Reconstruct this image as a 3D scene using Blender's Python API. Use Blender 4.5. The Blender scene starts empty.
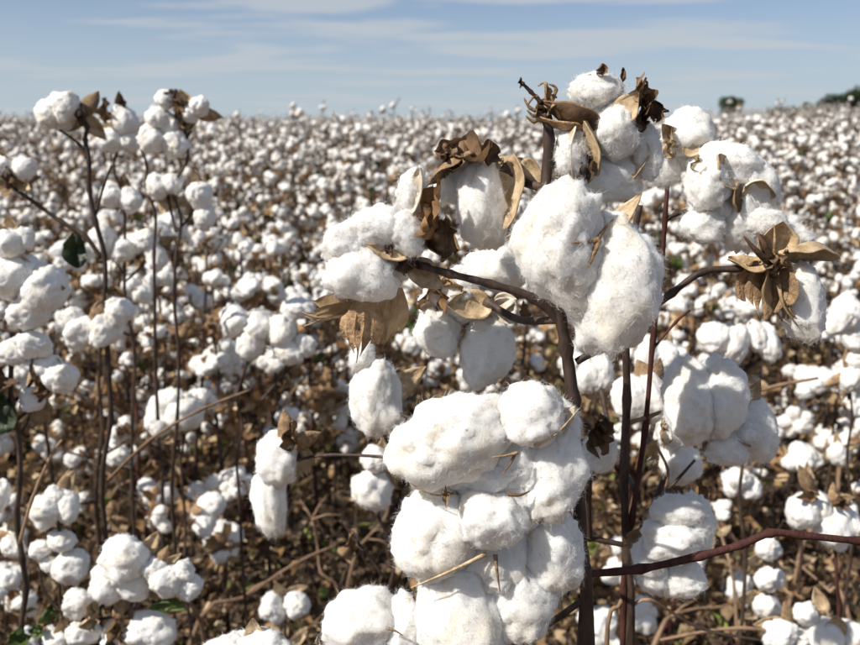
import bpy, bmesh, math, random
import numpy as np
from mathutils import Vector, Matrix, noise

SC = bpy.context.scene
COL = SC.collection
R = math.radians

# ------------------------------------------------------------------ camera
W0, H0, F0 = 860.0, 645.0, 826.0          # photograph size, focal length in its pixels
CAM_H = 1.25
EYE_Y = 140.0                              # picture row of eye level
PITCH = math.atan((H0 / 2 - EYE_Y) / F0)
cam_d = bpy.data.cameras.new('camera')
cam = bpy.data.objects.new('camera', cam_d)
COL.objects.link(cam)
cam.location = (0, 0, CAM_H)
cam.rotation_euler = (math.pi / 2 - PITCH, 0, 0)
cam_d.sensor_width = 36.0
cam_d.lens = 36.0 * F0 / W0
cam_d.clip_start = 0.02
cam_d.clip_end = 4000
cam_d.dof.use_dof = True
cam_d.dof.focus_distance = 0.53
cam_d.dof.aperture_fstop = 11.0
SC.camera = cam

# ------------------------------------------------------------------ sky and sun
SUN_DIR = Vector((-0.84, -0.42, 0.92)).normalized()      # towards the sun
SUN_EL = math.asin(SUN_DIR.z)
SUN_ROT = math.atan2(SUN_DIR.x, SUN_DIR.y)
world = bpy.data.worlds.new('World')
SC.world = world
world.use_nodes = True
wn, wl = world.node_tree.nodes, world.node_tree.links
wn.clear()
w_out = wn.new('ShaderNodeOutputWorld')
w_bg = wn.new('ShaderNodeBackground')
w_bg.inputs['Strength'].default_value = 0.074
sky = wn.new('ShaderNodeTexSky')
sky.sky_type = 'NISHITA'
sky.sun_disc = False
sky.sun_elevation = SUN_EL
sky.sun_rotation = SUN_ROT
sky.altitude = 100
sky.air_density = 0.7
sky.dust_density = 0.3
sky.ozone_density = 3.0
# thin cirrus: noise on a high flat layer, so that it stretches out towards the horizon
w_tc = wn.new('ShaderNodeTexCoord')
w_sep = wn.new('ShaderNodeSeparateXYZ')
wl.new(w_tc.outputs['Generated'], w_sep.inputs[0])
w_zm = wn.new('ShaderNodeMath'); w_zm.operation = 'MAXIMUM'; w_zm.inputs[1].default_value = 0.015
wl.new(w_sep.outputs['Z'], w_zm.inputs[0])
w_zs = wn.new('ShaderNodeMath'); w_zs.operation = 'ADD'; w_zs.inputs[1].default_value = 0.05
wl.new(w_zm.outputs[0], w_zs.inputs[0])
w_dx = wn.new('ShaderNodeMath'); w_dx.operation = 'DIVIDE'
w_dy = wn.new('ShaderNodeMath'); w_dy.operation = 'DIVIDE'
wl.new(w_sep.outputs['X'], w_dx.inputs[0]); wl.new(w_zs.outputs[0], w_dx.inputs[1])
wl.new(w_sep.outputs['Y'], w_dy.inputs[0]); wl.new(w_zs.outputs[0], w_dy.inputs[1])
w_cmb = wn.new('ShaderNodeCombineXYZ')
wl.new(w_dx.outputs[0], w_cmb.inputs[0]); wl.new(w_dy.outputs[0], w_cmb.inputs[1])
w_map = wn.new('ShaderNodeMapping')
w_map.inputs['Location'].default_value = (3.1, 1.35, 0)
w_map.inputs['Scale'].default_value = (0.50, 1.0, 1)
w_map.inputs['Rotation'].default_value = (0, 0, R(2))
wl.new(w_cmb.outputs[0], w_map.inputs[0])
w_nz = wn.new('ShaderNodeTexNoise')
w_nz.inputs['Scale'].default_value = 1.0
w_nz.inputs['Detail'].default_value = 5
w_nz.inputs['Roughness'].default_value = 0.52
w_nz.inputs['Distortion'].default_value = 0.35
wl.new(w_map.outputs[0], w_nz.inputs['Vector'])
w_rmp = wn.new('ShaderNodeMapRange')
w_rmp.interpolation_type = 'SMOOTHSTEP'
w_rmp.inputs['From Min'].default_value = 0.47
w_rmp.inputs['From Max'].default_value = 0.60
w_rmp.inputs['To Max'].default_value = 0.75
wl.new(w_nz.outputs['Fac'], w_rmp.inputs['Value'])
w_mix = wn.new('ShaderNodeMix'); w_mix.data_type = 'RGBA'
w_mix.inputs['B'].default_value = (5.2, 5.6, 6.0, 1)
wl.new(w_rmp.outputs['Result'], w_mix.inputs['Factor'])
# pale dry haze low over the horizon
w_hz = wn.new('ShaderNodeMapRange'); w_hz.interpolation_type = 'SMOOTHERSTEP'
w_hz.inputs['From Min'].default_value = -0.02; w_hz.inputs['From Max'].default_value = 0.27
w_hz.inputs['To Min'].default_value = 0.9; w_hz.inputs['To Max'].default_value = 0.0
wl.new(w_sep.outputs['Z'], w_hz.inputs['Value'])
w_hm = wn.new('ShaderNodeMix'); w_hm.data_type = 'RGBA'
w_hm.inputs['B'].default_value = (4.6, 5.3, 5.85, 1)
wl.new(w_hz.outputs['Result'], w_hm.inputs['Factor'])
wl.new(sky.outputs[0], w_hm.inputs['A'])
wl.new(w_hm.outputs['Result'], w_mix.inputs['A'])
wl.new(w_mix.outputs['Result'], w_bg.inputs['Color'])
wl.new(w_bg.outputs[0], w_out.inputs[0])

sun_d = bpy.data.lights.new('sun', 'SUN')
sun_d.energy = 4.2
sun_d.angle = R(0.53)
sun_d.color = (1.0, 0.945, 0.86)
sun = bpy.data.objects.new('sun', sun_d)
COL.objects.link(sun)
sun.rotation_euler = (-SUN_DIR).to_track_quat('-Z', 'Y').to_euler()
sun.location = (-4, -2, 6)

SC.view_settings.view_transform = 'Standard'
SC.view_settings.look = 'None'
SC.view_settings.exposure = 0.48
SC.view_settings.gamma = 1.0
SC.view_settings.use_curve_mapping = False
SC.cycles.use_denoising = True
SC.cycles.max_bounces = 5
SC.cycles.diffuse_bounces = 3
SC.cycles.adaptive_threshold = 0.02
SC.cycles.transparent_max_bounces = 4
SC.cycles.caustics_reflective = False
SC.cycles.caustics_refractive = False

# ------------------------------------------------------------------ pixel helpers
CP, SP = math.cos(PITCH), math.sin(PITCH)
FWD = Vector((0, CP, -SP)); UPV = Vector((0, SP, CP)); RGT = Vector((1, 0, 0))

def at(px, py, Y, dz=0.0):
    """world point seen at photo pixel (px, py) standing Y metres in front; dz = extra depth in pixels of that place"""
    d = FWD + RGT * ((px - W0 / 2) / F0) + UPV * ((H0 / 2 - py) / F0)
    s = Y / d.y
    return Vector((0, 0, CAM_H)) + d * s + FWD * (dz * s / F0)

def sz(p):
    """metres per photo pixel at world point p"""
    return (p - cam.location).dot(FWD) / F0

# ------------------------------------------------------------------ materials
def mat(name):
    m = bpy.data.materials.new(name)
    m.use_nodes = True
    n, l = m.node_tree.nodes, m.node_tree.links
    b = n['Principled BSDF']
    return m, n, l, b

def mat_lint(name, sss, bump, scale=1.0):
    m, n, l, b = mat(name)
    tc = n.new('ShaderNodeTexCoord')
    nz = n.new('ShaderNodeTexNoise'); nz.inputs['Scale'].default_value = 38 * scale; nz.inputs['Detail'].default_value = 4
    l.new(tc.outputs['Object'], nz.inputs['Vector'])
    cr = n.new('ShaderNodeValToRGB')
    cr.color_ramp.elements[0].position = 0.30; cr.color_ramp.elements[0].color = (0.79, 0.72, 0.60, 1)
    cr.color_ramp.elements[1].position = 0.52; cr.color_ramp.elements[1].color = (0.84, 0.825, 0.79, 1)
    l.new(nz.outputs['Fac'], cr.inputs[0])
    # small specks of leaf trash
    sp = n.new('ShaderNodeTexNoise'); sp.inputs['Scale'].default_value = 210 * scale; sp.inputs['Detail'].default_value = 1
    l.new(tc.outputs['Object'], sp.inputs['Vector'])
    sr = n.new('ShaderNodeMapRange'); sr.inputs['From Min'].default_value = 0.775; sr.inputs['From Max'].default_value = 0.81
    sr.inputs['To Max'].default_value = 0.6
    l.new(sp.outputs['Fac'], sr.inputs['Value'])
    mx = n.new('ShaderNodeMix'); mx.data_type = 'RGBA'; mx.inputs['B'].default_value = (0.30, 0.20, 0.11, 1)
    l.new(sr.outputs['Result'], mx.inputs['Factor']); l.new(cr.outputs[0], mx.inputs['A'])
    l.new(mx.outputs['Result'], b.inputs['Base Color'])
    b.inputs['Roughness'].default_value = 1.0
    b.inputs['Specular IOR Level'].default_value = 0.05
    if sss:
        b.inputs['Subsurface Weight'].default_value = sss
        b.inputs['Subsurface Radius'].default_value = (1.0, 0.92, 0.80)
        b.inputs['Subsurface Scale'].default_value = 0.009
    if bump:
        n1 = n.new('ShaderNodeTexNoise'); n1.inputs['Scale'].default_value = 330 * scale
        n1.inputs['Detail'].default_value = 6; n1.inputs['Roughness'].default_value = 0.65; n1.inputs['Distortion'].default_value = 1.6
        l.new(tc.outputs['Object'], n1.inputs['Vector'])
        bp = n.new('ShaderNodeBump'); bp.inputs['Strength'].default_value = bump; bp.inputs['Distance'].default_value = 0.0016
        l.new(n1.outputs['Fac'], bp.inputs['Height']); l.new(bp.outputs[0], b.inputs['Normal'])
    return m

def mat_dry(name, c1, c2, scale, rough=0.75, bump=0.5, bscale=None, rnd=0.25, spec=0.25, transl=0.0, dist=0.001, stretch=(1, 1, 1)):
    """dead plant tissue: two tones mottled, streaky relief, a little different on every piece"""
    m, n, l, b = mat(name)
    tc = n.new('ShaderNodeTexCoord')
    mp = n.new('ShaderNodeMapping'); mp.inputs['Scale'].default_value = stretch
    l.new(tc.outputs['Object'], mp.inputs[0])
    nz = n.new('ShaderNodeTexNoise'); nz.inputs['Scale'].default_value = scale; nz.inputs['Detail'].default_value = 5
    nz.inputs['Roughness'].default_value = 0.6
    l.new(mp.outputs[0], nz.inputs['Vector'])
    cr = n.new('ShaderNodeValToRGB')
    cr.color_ramp.elements[0].position = 0.32; cr.color_ramp.elements[0].color = (*c1, 1)
    cr.color_ramp.elements[1].position = 0.68; cr.color_ramp.elements[1].color = (*c2, 1)
    l.new(nz.outputs['Fac'], cr.inputs[0])
    oi = n.new('ShaderNodeObjectInfo')
    hs = n.new('ShaderNodeHueSaturation')
    mr = n.new('ShaderNodeMapRange'); mr.inputs['To Min'].default_value = 1 - rnd; mr.inputs['To Max'].default_value = 1 + rnd
    l.new(oi.outputs['Random'], mr.inputs['Value']); l.new(mr.outputs[0], hs.inputs['Value'])
    l.new(cr.outputs[0], hs.inputs['Color']); l.new(hs.outputs[0], b.inputs['Base Color'])
    b.inputs['Roughness'].default_value = rough
    b.inputs['Specular IOR Level'].default_value = spec
    if bump:
        n1 = n.new('ShaderNodeTexNoise'); n1.inputs['Scale'].default_value = bscale or scale * 4; n1.inputs['Detail'].default_value = 4
        l.new(mp.outputs[0], n1.inputs['Vector'])
        bp = n.new('ShaderNodeBump'); bp.inputs['Strength'].default_value = bump; bp.inputs['Distance'].default_value = dist
        l.new(n1.outputs['Fac'], bp.inputs['Height']); l.new(bp.outputs[0], b.inputs['Normal'])
    if transl:
        out = n['Material Output']
        tr = n.new('ShaderNodeBsdfTranslucent'); l.new(hs.outputs[0], tr.inputs['Color'])
        ms = n.new('ShaderNodeMixShader'); ms.inputs[0].default_value = transl
        l.new(b.outputs[0], ms.inputs[1]); l.new(tr.outputs[0], ms.inputs[2]); l.new(ms.outputs[0], out.inputs['Surface'])
    return m

M_LINT = mat_lint('cotton_lint_close', 0.7, 0.30)
M_LINT2 = mat_lint('cotton_lint', 0.0, 0.35)
def mat_fibre():
    m, n, l, b = mat('cotton_fibre')
    out = n['Material Output']
    b.inputs['Base Color'].default_value = (0.85, 0.84, 0.82, 1); b.inputs['Roughness'].default_value = 1; b.inputs['Specular IOR Level'].default_value = 0.1
    tr = n.new('ShaderNodeBsdfTranslucent'); tr.inputs['Color'].default_value = (0.85, 0.84, 0.82, 1)
    ms = n.new('ShaderNodeMixShader'); ms.inputs[0].default_value = 0.5
    l.new(b.outputs[0], ms.inputs[1]); l.new(tr.outputs[0], ms.inputs[2]); l.new(ms.outputs[0], out.inputs['Surface'])
    return m
M_FIBRE = mat_fibre()
M_LINT3 = mat_lint('cotton_lint_far', 0.0, 0.0)
M_BARK = mat_dry('cotton_bark', (0.017, 0.011, 0.008), (0.095, 0.060, 0.044), 160, 0.6, 0.5, 400, 0.2, 0.35, dist=0.0006, stretch=(1, 1, 0.25))
M_REDBARK = mat_dry('reddish_bark', (0.045, 0.016, 0.013), (0.11, 0.044, 0.034), 150, 0.75, 0.8, 500, 0.2, 0.2, dist=0.0010, stretch=(1, 1, 0.25))
M_TWIG = mat_dry('pale_dry_twig', (0.17, 0.105, 0.065), (0.33, 0.22, 0.14), 70, 0.8, 0.5, 300, 0.3, 0.2, dist=0.0006, stretch=(1, 1, 0.3))
M_HUSK_OUT = mat_dry('husk_outside', (0.16, 0.095, 0.048), (0.42, 0.28, 0.155), 150, 0.7, 0.9, 600, 0.3, 0.3, dist=0.0016)
M_HUSK_IN = mat_dry('husk_inside', (0.30, 0.19, 0.09), (0.66, 0.52, 0.34), 130, 0.6, 0.7, 500, 0.15, 0.3, dist=0.0006)
M_HUSK_PALE = mat_dry('husk_pale', (0.50, 0.41, 0.29), (0.76, 0.71, 0.61), 110, 0.7, 0.6, 400, 0.08, 0.2, dist=0.0005)
M_BRACT = mat_dry('papery_bract', (0.24, 0.155, 0.08), (0.50, 0.37, 0.22), 65, 0.8, 0.6, 260, 0.25, 0.15, 0.25, dist=0.0012)
M_CRUMPLE = mat_dry('crumpled_dead_leaf', (0.095, 0.058, 0.034), (0.32, 0.20, 0.11), 45, 0.8, 0.6, 200, 0.35, 0.15, 0.2, dist=0.0015)
M_TANLEAF = mat_dry('orange_brown_dead_leaf', (0.19, 0.10, 0.045), (0.46, 0.29, 0.15), 55, 0.8, 0.6, 220, 0.2, 0.15, 0.25, dist=0.0012)
M_DARKLEAF = mat_dry('dark_dead_leaf', (0.055, 0.033, 0.020), (0.20, 0.12, 0.07), 55, 0.75, 0.6, 220, 0.3, 0.2, 0.1, dist=0.0015)
M_GREEN = mat_dry('green_cotton_leaf', (0.045, 0.075, 0.018), (0.11, 0.15, 0.035), 40, 0.55, 0.4, 180, 0.3, 0.35, 0.25, dist=0.001)
M_DKGREEN = mat_dry('dark_green_leaf', (0.020, 0.030, 0.014), (0.045, 0.06, 0.025), 40, 0.5, 0.4, 180, 0.2, 0.35, 0.1, dist=0.001)

# ------------------------------------------------------------------ object helpers
def mesh_obj(name, me, parent=None, mtx=None):
    o = bpy.data.objects.new(name, me)
    COL.objects.link(o)
    if parent is not None:
        o.parent = parent
    if mtx is not None:
        o.matrix_basis = mtx
    return o

def thing(name, label, cat, loc, group=None):
    o = bpy.data.objects.new(name, None)
    o.empty_display_size = 0.05
    COL.objects.link(o)
    o.location = loc
    o['label'] = label
    o['category'] = cat
    if group:
        o['group'] = group
    return o

class MB:
    """collects vertices and faces of one mesh"""
    def __init__(s):
        s.v, s.f, s.m = [], [], []
    def add(s, vs, fs, mi=0):
        b = len(s.v)
        s.v.extend([tuple(p) for p in vs])
        s.f.extend([tuple(i + b for i in f) for f in fs])
        s.m.extend([mi] * len(fs))
    def tube(s, pts, rads, n=6, mi=0, cap=True):
        pts = [Vector(p) for p in pts]
        rings, prev = [], None
        for i, p in enumerate(pts):
            t = (pts[min(i + 1, len(pts) - 1)] - pts[max(i - 1, 0)])
            if t.length < 1e-9: t = Vector((0, 0, 1))
            t.normalize()
            a = t.orthogonal().normalized() if prev is None else (prev - t * prev.dot(t)).normalized()
            prev = a
            b = t.cross(a)
            rings.append([p + (a * math.cos(2 * math.pi * k / n) + b * math.sin(2 * math.pi * k / n)) * rads[i] for k in range(n)])
        vs = [q for r in rings for q in r]
        fs = []
        for i in range(len(pts) - 1):
            for k in range(n):
                k2 = (k + 1) % n
                fs.append((i * n + k, i * n + k2, (i + 1) * n + k2, (i + 1) * n + k))
        if cap:
            fs.append(tuple(range(n))[::-1])
            fs.append(tuple((len(pts) - 1) * n + k for k in range(n)))
        s.add(vs, fs, mi)
    def mesh(s, name, mats, smooth=True):
        me = bpy.data.meshes.new(name)
        me.from_pydata(s.v, [], s.f)
        for m in mats: me.materials.append(m)
        if len(mats) > 1: me.polygons.foreach_set('material_index', s.m)
        if smooth: me.polygons.foreach_set('use_smooth', [True] * len(s.f))
        me.update()
        return me

_ico = {}
def ico(sub):
    if sub not in _ico:
        bm = bmesh.new()
        bmesh.ops.create_icosphere(bm, subdivisions=sub, radius=1.0)
        bm.verts.ensure_lookup_table()
        _ico[sub] = (np.array([v.co[:] for v in bm.verts]), np.array([[v.index for v in f.verts] for f in bm.faces]))
        bm.free()
    return _ico[sub]

def spline(pts, n):
    """smooth path through points with n steps for each span"""
    pts = [Vector(p) for p in pts]
    if len(pts) < 3: 
        return [pts[0].lerp(pts[-1], i / n) for i in range(n + 1)]
    out = []
    for i in range(len(pts) - 1):
        p0 = pts[max(i - 1, 0)]; p1 = pts[i]; p2 = pts[i + 1]; p3 = pts[min(i + 2, len(pts) - 1)]
        for k in range(n):
            t = k / n
            out.append(0.5 * ((2 * p1) + (p2 - p0) * t + (2 * p0 - 5 * p1 + 4 * p2 - p3) * t * t + (3 * p1 - p0 - 3 * p2 + p3) * t ** 3))
    out.append(pts[-1])
    return out

# ------------------------------------------------------------------ cotton lock (one puff of lint)
def lock_verts(sub, seed, rough=1.0, taper=.10, soft=1.0, bend=None):
    """unit puff: soft seed lumps with creases between them, bent a little, wisps drawn out of the surface"""
    rng = random.Random(seed)
    P, F = ico(sub)
    nl = rng.randint(7, 11)
    D = np.array([Vector((rng.gauss(0, 1), rng.gauss(0, 1), rng.gauss(0, 1.2))).normalized()[:] for _ in range(nl)])
    amp = np.array([rng.uniform(0.16, 0.34) * soft for _ in range(nl)])
    dots = P @ D.T
    e = amp * np.exp((dots - 1) * 4.2)
    lump = np.log(np.exp(e * 14).sum(axis=1)) / 14 - math.log(nl) / 14 * .5
    off = Vector((rng.uniform(-50, 50), rng.uniform(-50, 50), rng.uniform(-50, 50)))
    r = np.empty(len(P))
    for i, p in enumerate(P):
        q = Vector(p)
        a = noise.noise(q * 1.6 + off) * 0.14
        if sub >= 2:
            a += (abs(noise.noise(q * 2.6 + off * 1.3)) - .22) * 0.16 * rough + noise.noise(q * 5 + off) * .045 * rough
        if sub >= 4:
            w = q + Vector((noise.noise(q * 3 + off), noise.noise(q * 3 - off), noise.noise(q * 3.3 + off * 2))) * .35
            a += (abs(noise.noise(w * 6.5 + off)) - .2) * 0.065 * rough + noise.noise(w * 13 + off) * 0.030 * rough + noise.noise(w * 30 + off) * 0.020 * rough
        r[i] = a
    V = P * (0.80 + lump + r)[:, None]
    tap = 1.0 - taper * np.clip(V[:, 2], -1, 1)
    V[:, 0] *= tap; V[:, 1] *= tap
    bx, by = rng.uniform(-.22, .22), rng.uniform(-.15, .15)
    if bend is not None: bx = bend
    V[:, 0] += bx * (V[:, 2] ** 2 - .4); V[:, 1] += by * (V[:, 2] ** 2 - .4)
    # keep the unit size
    lo, hi = np.percentile(V, 1, axis=0), np.percentile(V, 99, axis=0)
    V = (V - (lo + hi) / 2) / ((hi - lo) / 2)
    return V, F

def fibres(V, F, n, lmin, lmax, wd, seed, up=1.0):
    """loose fibres standing off a puff: two-step curved ribbons"""
    rng = np.random.default_rng(seed)
    ar = np.linalg.norm(np.cross(V[F[:, 1]] - V[F[:, 0]], V[F[:, 2]] - V[F[:, 0]]), axis=1)
    tri = F[rng.choice(len(F), n, p=ar / ar.sum())]
    a, b, c = V[tri[:, 0]], V[tri[:, 1]], V[tri[:, 2]]
    u = rng.random((n, 1)); w = rng.random((n, 1)) * (1 - u)
    p = a + (b - a) * u + (c - a) * w
    nrm = np.cross(b - a, c - a); nrm /= np.linalg.norm(nrm, axis=1)[:, None] + 1e-12
    t1 = rng.normal(size=(n, 3)); t1 -= nrm * (t1 * nrm).sum(1)[:, None]; t1 /= np.linalg.norm(t1, axis=1)[:, None]
    t2 = np.cross(nrm, t1)
    L = lmin + (lmax - lmin) * rng.random((n, 1)) ** 2.2
    wv = (t2 * .8 + nrm * rng.normal(0, .6, (n, 1))) * wd
    k0 = p - nrm * lmin * .1
    k1 = p + nrm * L * rng.uniform(.12, .40, (n, 1)) * up + t1 * L * 0.5
    k2 = p + nrm * L * rng.uniform(.02, .62, (n, 1)) * up + t1 * L * 0.95 + t2 * L * rng.normal(0, 0.4, (n, 1))
    Q = np.stack([k0 - wv, k0 + wv, k1 - wv, k1 + wv, k2], axis=1).reshape(-1, 3)
    base = len(V) + np.arange(n)[:, None] * 5
    T = np.concatenate([base + np.array([[0, 1, 3]]), base + np.array([[0, 3, 2]]), base + np.array([[2, 3, 4]])])
    return np.concatenate([V, Q]), np.concatenate([F, T]), np.concatenate([np.zeros(len(F), int), np.ones(len(T), int)])

def np_mesh(name, V, F, mats, mi=None, smooth=True):
    me = bpy.data.meshes.new(name)
    me.vertices.add(len(V)); me.vertices.foreach_set('co', np.asarray(V, dtype=np.float32).ravel())
    nf, k = F.shape
    me.loops.add(nf * k); me.loops.foreach_set('vertex_index', F.astype(np.int32).ravel())
    me.polygons.add(nf)
    me.polygons.foreach_set('loop_start', np.arange(nf, dtype=np.int32) * k)
    for m in mats: me.materials.append(m)
    if mi is not None: me.polygons.foreach_set('material_index', np.asarray(mi, dtype=np.int32))
    me.polygons.foreach_set('use_smooth', np.full(nf, smooth))
    me.update(calc_edges=True)
    me.validate()
    return me

def lock_mesh_close(name, seed, radii, taper=.08, bend=None):
    """full-size puff with loose fibres standing off its surface"""
    V, F = lock_verts(4, seed, 1.25, taper, .85, bend)
    V = V * np.array(radii)[None, :]
    area = radii[0] * radii[2] / (.025 * .035)
    V, F, mi = fibres(V, F, int(6500 * min(1.6, max(.4, area))), .0015, .0075, .000070, seed, .68)
    return np_mesh(name, V, F, [M_LINT, M_FIBRE], mi)

# ------------------------------------------------------------------ husk segment, bract, leaf
def petal_geo(B, T, width, N, cup=0.35, bend=0.15, thick=0.0011, nu=13, nv=8, seed=0, sharp=1.0, wob=0.13):
    """one boat-shaped husk segment from base B to tip T; its hollow inside faces N. returns (verts, inside faces, outside faces)"""
    B, T, N = Vector(B), Vector(T), Vector(N)
    ax = T - B; L = ax.length; a = ax.normalized()
    n = (N - a * N.dot(a))
    if n.length < 1e-6: n = a.orthogonal()
    n.normalize(); s = a.cross(n)
    off = Vector((seed * 7.31, seed * 3.7, seed * 1.9))
    top, bot = [], []
    for i in range(nu + 1):
        u = i / nu
        prof = max(0.0, math.sin(math.pi * min(1, 0.10 + 0.90 * u ** 0.85))) ** 0.75 * (1 - 0.25 * u ** 3)
        if i == nu: prof = 0.015
        for j in range(nv + 1):
            v = -1 + 2 * j / nv
            wv = noise.noise(Vector((u * 3, v * 2, 0)) + off) * wob * width
            h = -cup * width * 0.5 * (1 - v * v) * prof + bend * L * (u * u) + wv
            p = B + a * (L * u) + s * (v * prof * width * 0.5 * (1 + 0.1 * noise.noise(Vector((u * 4, v, 3)) + off))) + n * h
            top.append(p); bot.append(p - n * thick)
    k = nv + 1
    fin, fout = [], []
    o = len(top)
    for i in range(nu):
        for j in range(nv):
            q = (i * k + j, i * k + j + 1, (i + 1) * k + j + 1, (i + 1) * k + j)
            fin.append(q); fout.append(tuple(o + x for x in q[::-1]))
    for i in range(nu):
        for j in (0, nv):
            q = (i * k + j, (i + 1) * k + j, o + (i + 1) * k + j, o + i * k + j)
            fin.append(q if j == 0 else q[::-1])
    for j in range(nv):
        fout.append((j + 1, j, o + j, o + j + 1))
    return top + bot, fin, fout

def petal_mesh(name, B, T, width, N, m_in=None, m_out=None, **kw):
    v, fi, fo = petal_geo(B, T, width, N, **kw)
    mb = MB(); mb.add(v, fi, 0)
    b = 0
    mb.f.extend(fo); mb.m.extend([1] * len(fo))
    return mb.mesh(name, [m_in or M_HUSK_IN, m_out or M_HUSK_OUT])

def bract_mesh(name, B, T, width, N, teeth=9, seed=0, m=None, curl=0.2):
    """papery bract: ovate ribbed blade, split towards the tip into strands that lean together"""
    rng = random.Random(seed)
    B, T, N = Vector(B), Vector(T), Vector(N)
    ax = T - B; L = ax.length; a = ax.normalized()
    n = (N - a * N.dot(a)).normalized(); s = a.cross(n)
    off = Vector((seed * 3.3, seed * 1.7, 0))
    rows = 12
    vs, fs = [], []
    split = [rng.uniform(.60, .84) for _ in range(teeth)]
    ends = [max(.62, 1 - .30 * abs(-1 + 2 * (k + .5) / teeth) ** 1.5 + rng.uniform(-.12, .04)) for k in range(teeth)]
    sway = [rng.gauss(0, .10) for _ in range(teeth)]
    lift = [rng.uniform(-.12, .22) for _ in range(teeth)]
    for k in range(teeth):
        v0 = -1 + 2 * (k + .5) / teeth; hw = 1.0 / teeth
        b0 = len(vs)
        for i in range(rows + 1):
            u = ends[k] * i / rows
            w = width * .5 * (.30 + .95 * math.sin(math.pi * min(1, .10 + .74 * u)) - .55 * u ** 3)
            q = max(0, (u - split[k]) / max(.05, ends[k] - split[k]))
            g = hw * (1.03 if q == 0 else max(.04, 1.03 - q))
            for e in (-1, 0, 1):
                v = v0 + e * g + sway[k] * q
                rib = (.05 if e == 0 else 0) * width
                h = -.30 * width * (1 - v * v) + curl * L * u * u + rib + noise.noise(Vector((u * 3, v * 3, 1)) + off) * .14 * width + lift[k] * width * q * q
                vs.append(B + a * (L * u) + s * (v * w) + n * h)
        for i in range(rows):
            for e in (0, 1):
                p = b0 + i * 3 + e
                fs.append((p, p + 1, p + 4, p + 3))
    mb = MB(); mb.add(vs, fs)
    return mb.mesh(name, [m or M_BRACT])

def leaf_mesh(name, C, w, h, N, U, seed, m, crumple=0.5, nu=10, nv=8, tips=True):
    """dead or living leaf blade, crumpled by noise"""
    C, N, U = Vector(C), Vector(N).normalized(), Vector(U).normalized()
    U = (U - N * U.dot(N)).normalized(); S = U.cross(N)
    off = Vector((seed * 5.1, seed * 2.3, seed))
    vs, fs = [], []
    for i in range(nu + 1):
        u = -1 + 2 * i / nu
        pr = math.sqrt(max(0, 1 - abs(u) ** 2.2)) * (0.75 + 0.25 * math.cos(u * 3 + 1))
        if tips and crumple > .6: pr *= 1 + 0.25 * math.sin(u * 9 + seed)
        for j in range(nv + 1):
            v = -1 + 2 * j / nv
            q = Vector((u * 1.3, v * 1.3, 0)) + off
            d = Vector((noise.noise(q * 1.1), noise.noise(q * 1.1 + Vector((9, 0, 0))), noise.noise(q * 1.3 + Vector((0, 9, 0))) * 1.6 + abs(v) ** 2 * 0.9 - 0.35))
            fold = 0.15 * math.sin(v * 9 + u * 4 + seed)
            p = C + U * (u * h * 0.5 + d.y * crumple * h * 0.32) + S * (v * w * 0.5 * max(pr, 0.05) * (1 - 0.35 * crumple) + d.x * crumple * w * 0.30) + N * ((d.z + fold) * crumple * min(w, h) * 0.62)
            vs.append(p)
    k = nv + 1
    for i in range(nu):
        for j in range(nv):
            fs.append((i * k + j, i * k + j + 1, (i + 1) * k + j + 1, (i + 1) * k + j))
    mb = MB(); mb.add(vs, fs)
    return mb.mesh(name, [m])

# ------------------------------------------------------------------ ground
_gd = np.array([0, 3.5, 5.0, 6.6, 9.0, 12.0, 45.0, 120.0, 260.0, 700.0, 3000.0])
_gz = np.array([0, 0.0, 0.07, 0.20, 0.36, 0.47, 1.42, 3.15, 6.2, 8.0, 8.0])
def smooth01(t):
    t = np.clip(t, 0, 1); return t * t * (3 - 2 * t)
def ground_z(x, y):
    x = np.asarray(x, float); y = np.asarray(y, float)
    d = np.hypot(x * 0.55, np.maximum(y, 0))
    z = (np.interp(d * 0.94, _gd, _gz) + np.interp(d, _gd, _gz) + np.interp(d * 1.06, _gd, _gz)) / 3
    z = z + 0.85 * smooth01((x - 8) / 20) * smooth01((y - 6) / 25)
    z = z + 0.03 * np.sin(x * 0.7 + 1.0) * np.sin(y * 0.45)
    return z
def gz(x, y):
    return float(ground_z(x, y))

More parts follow.
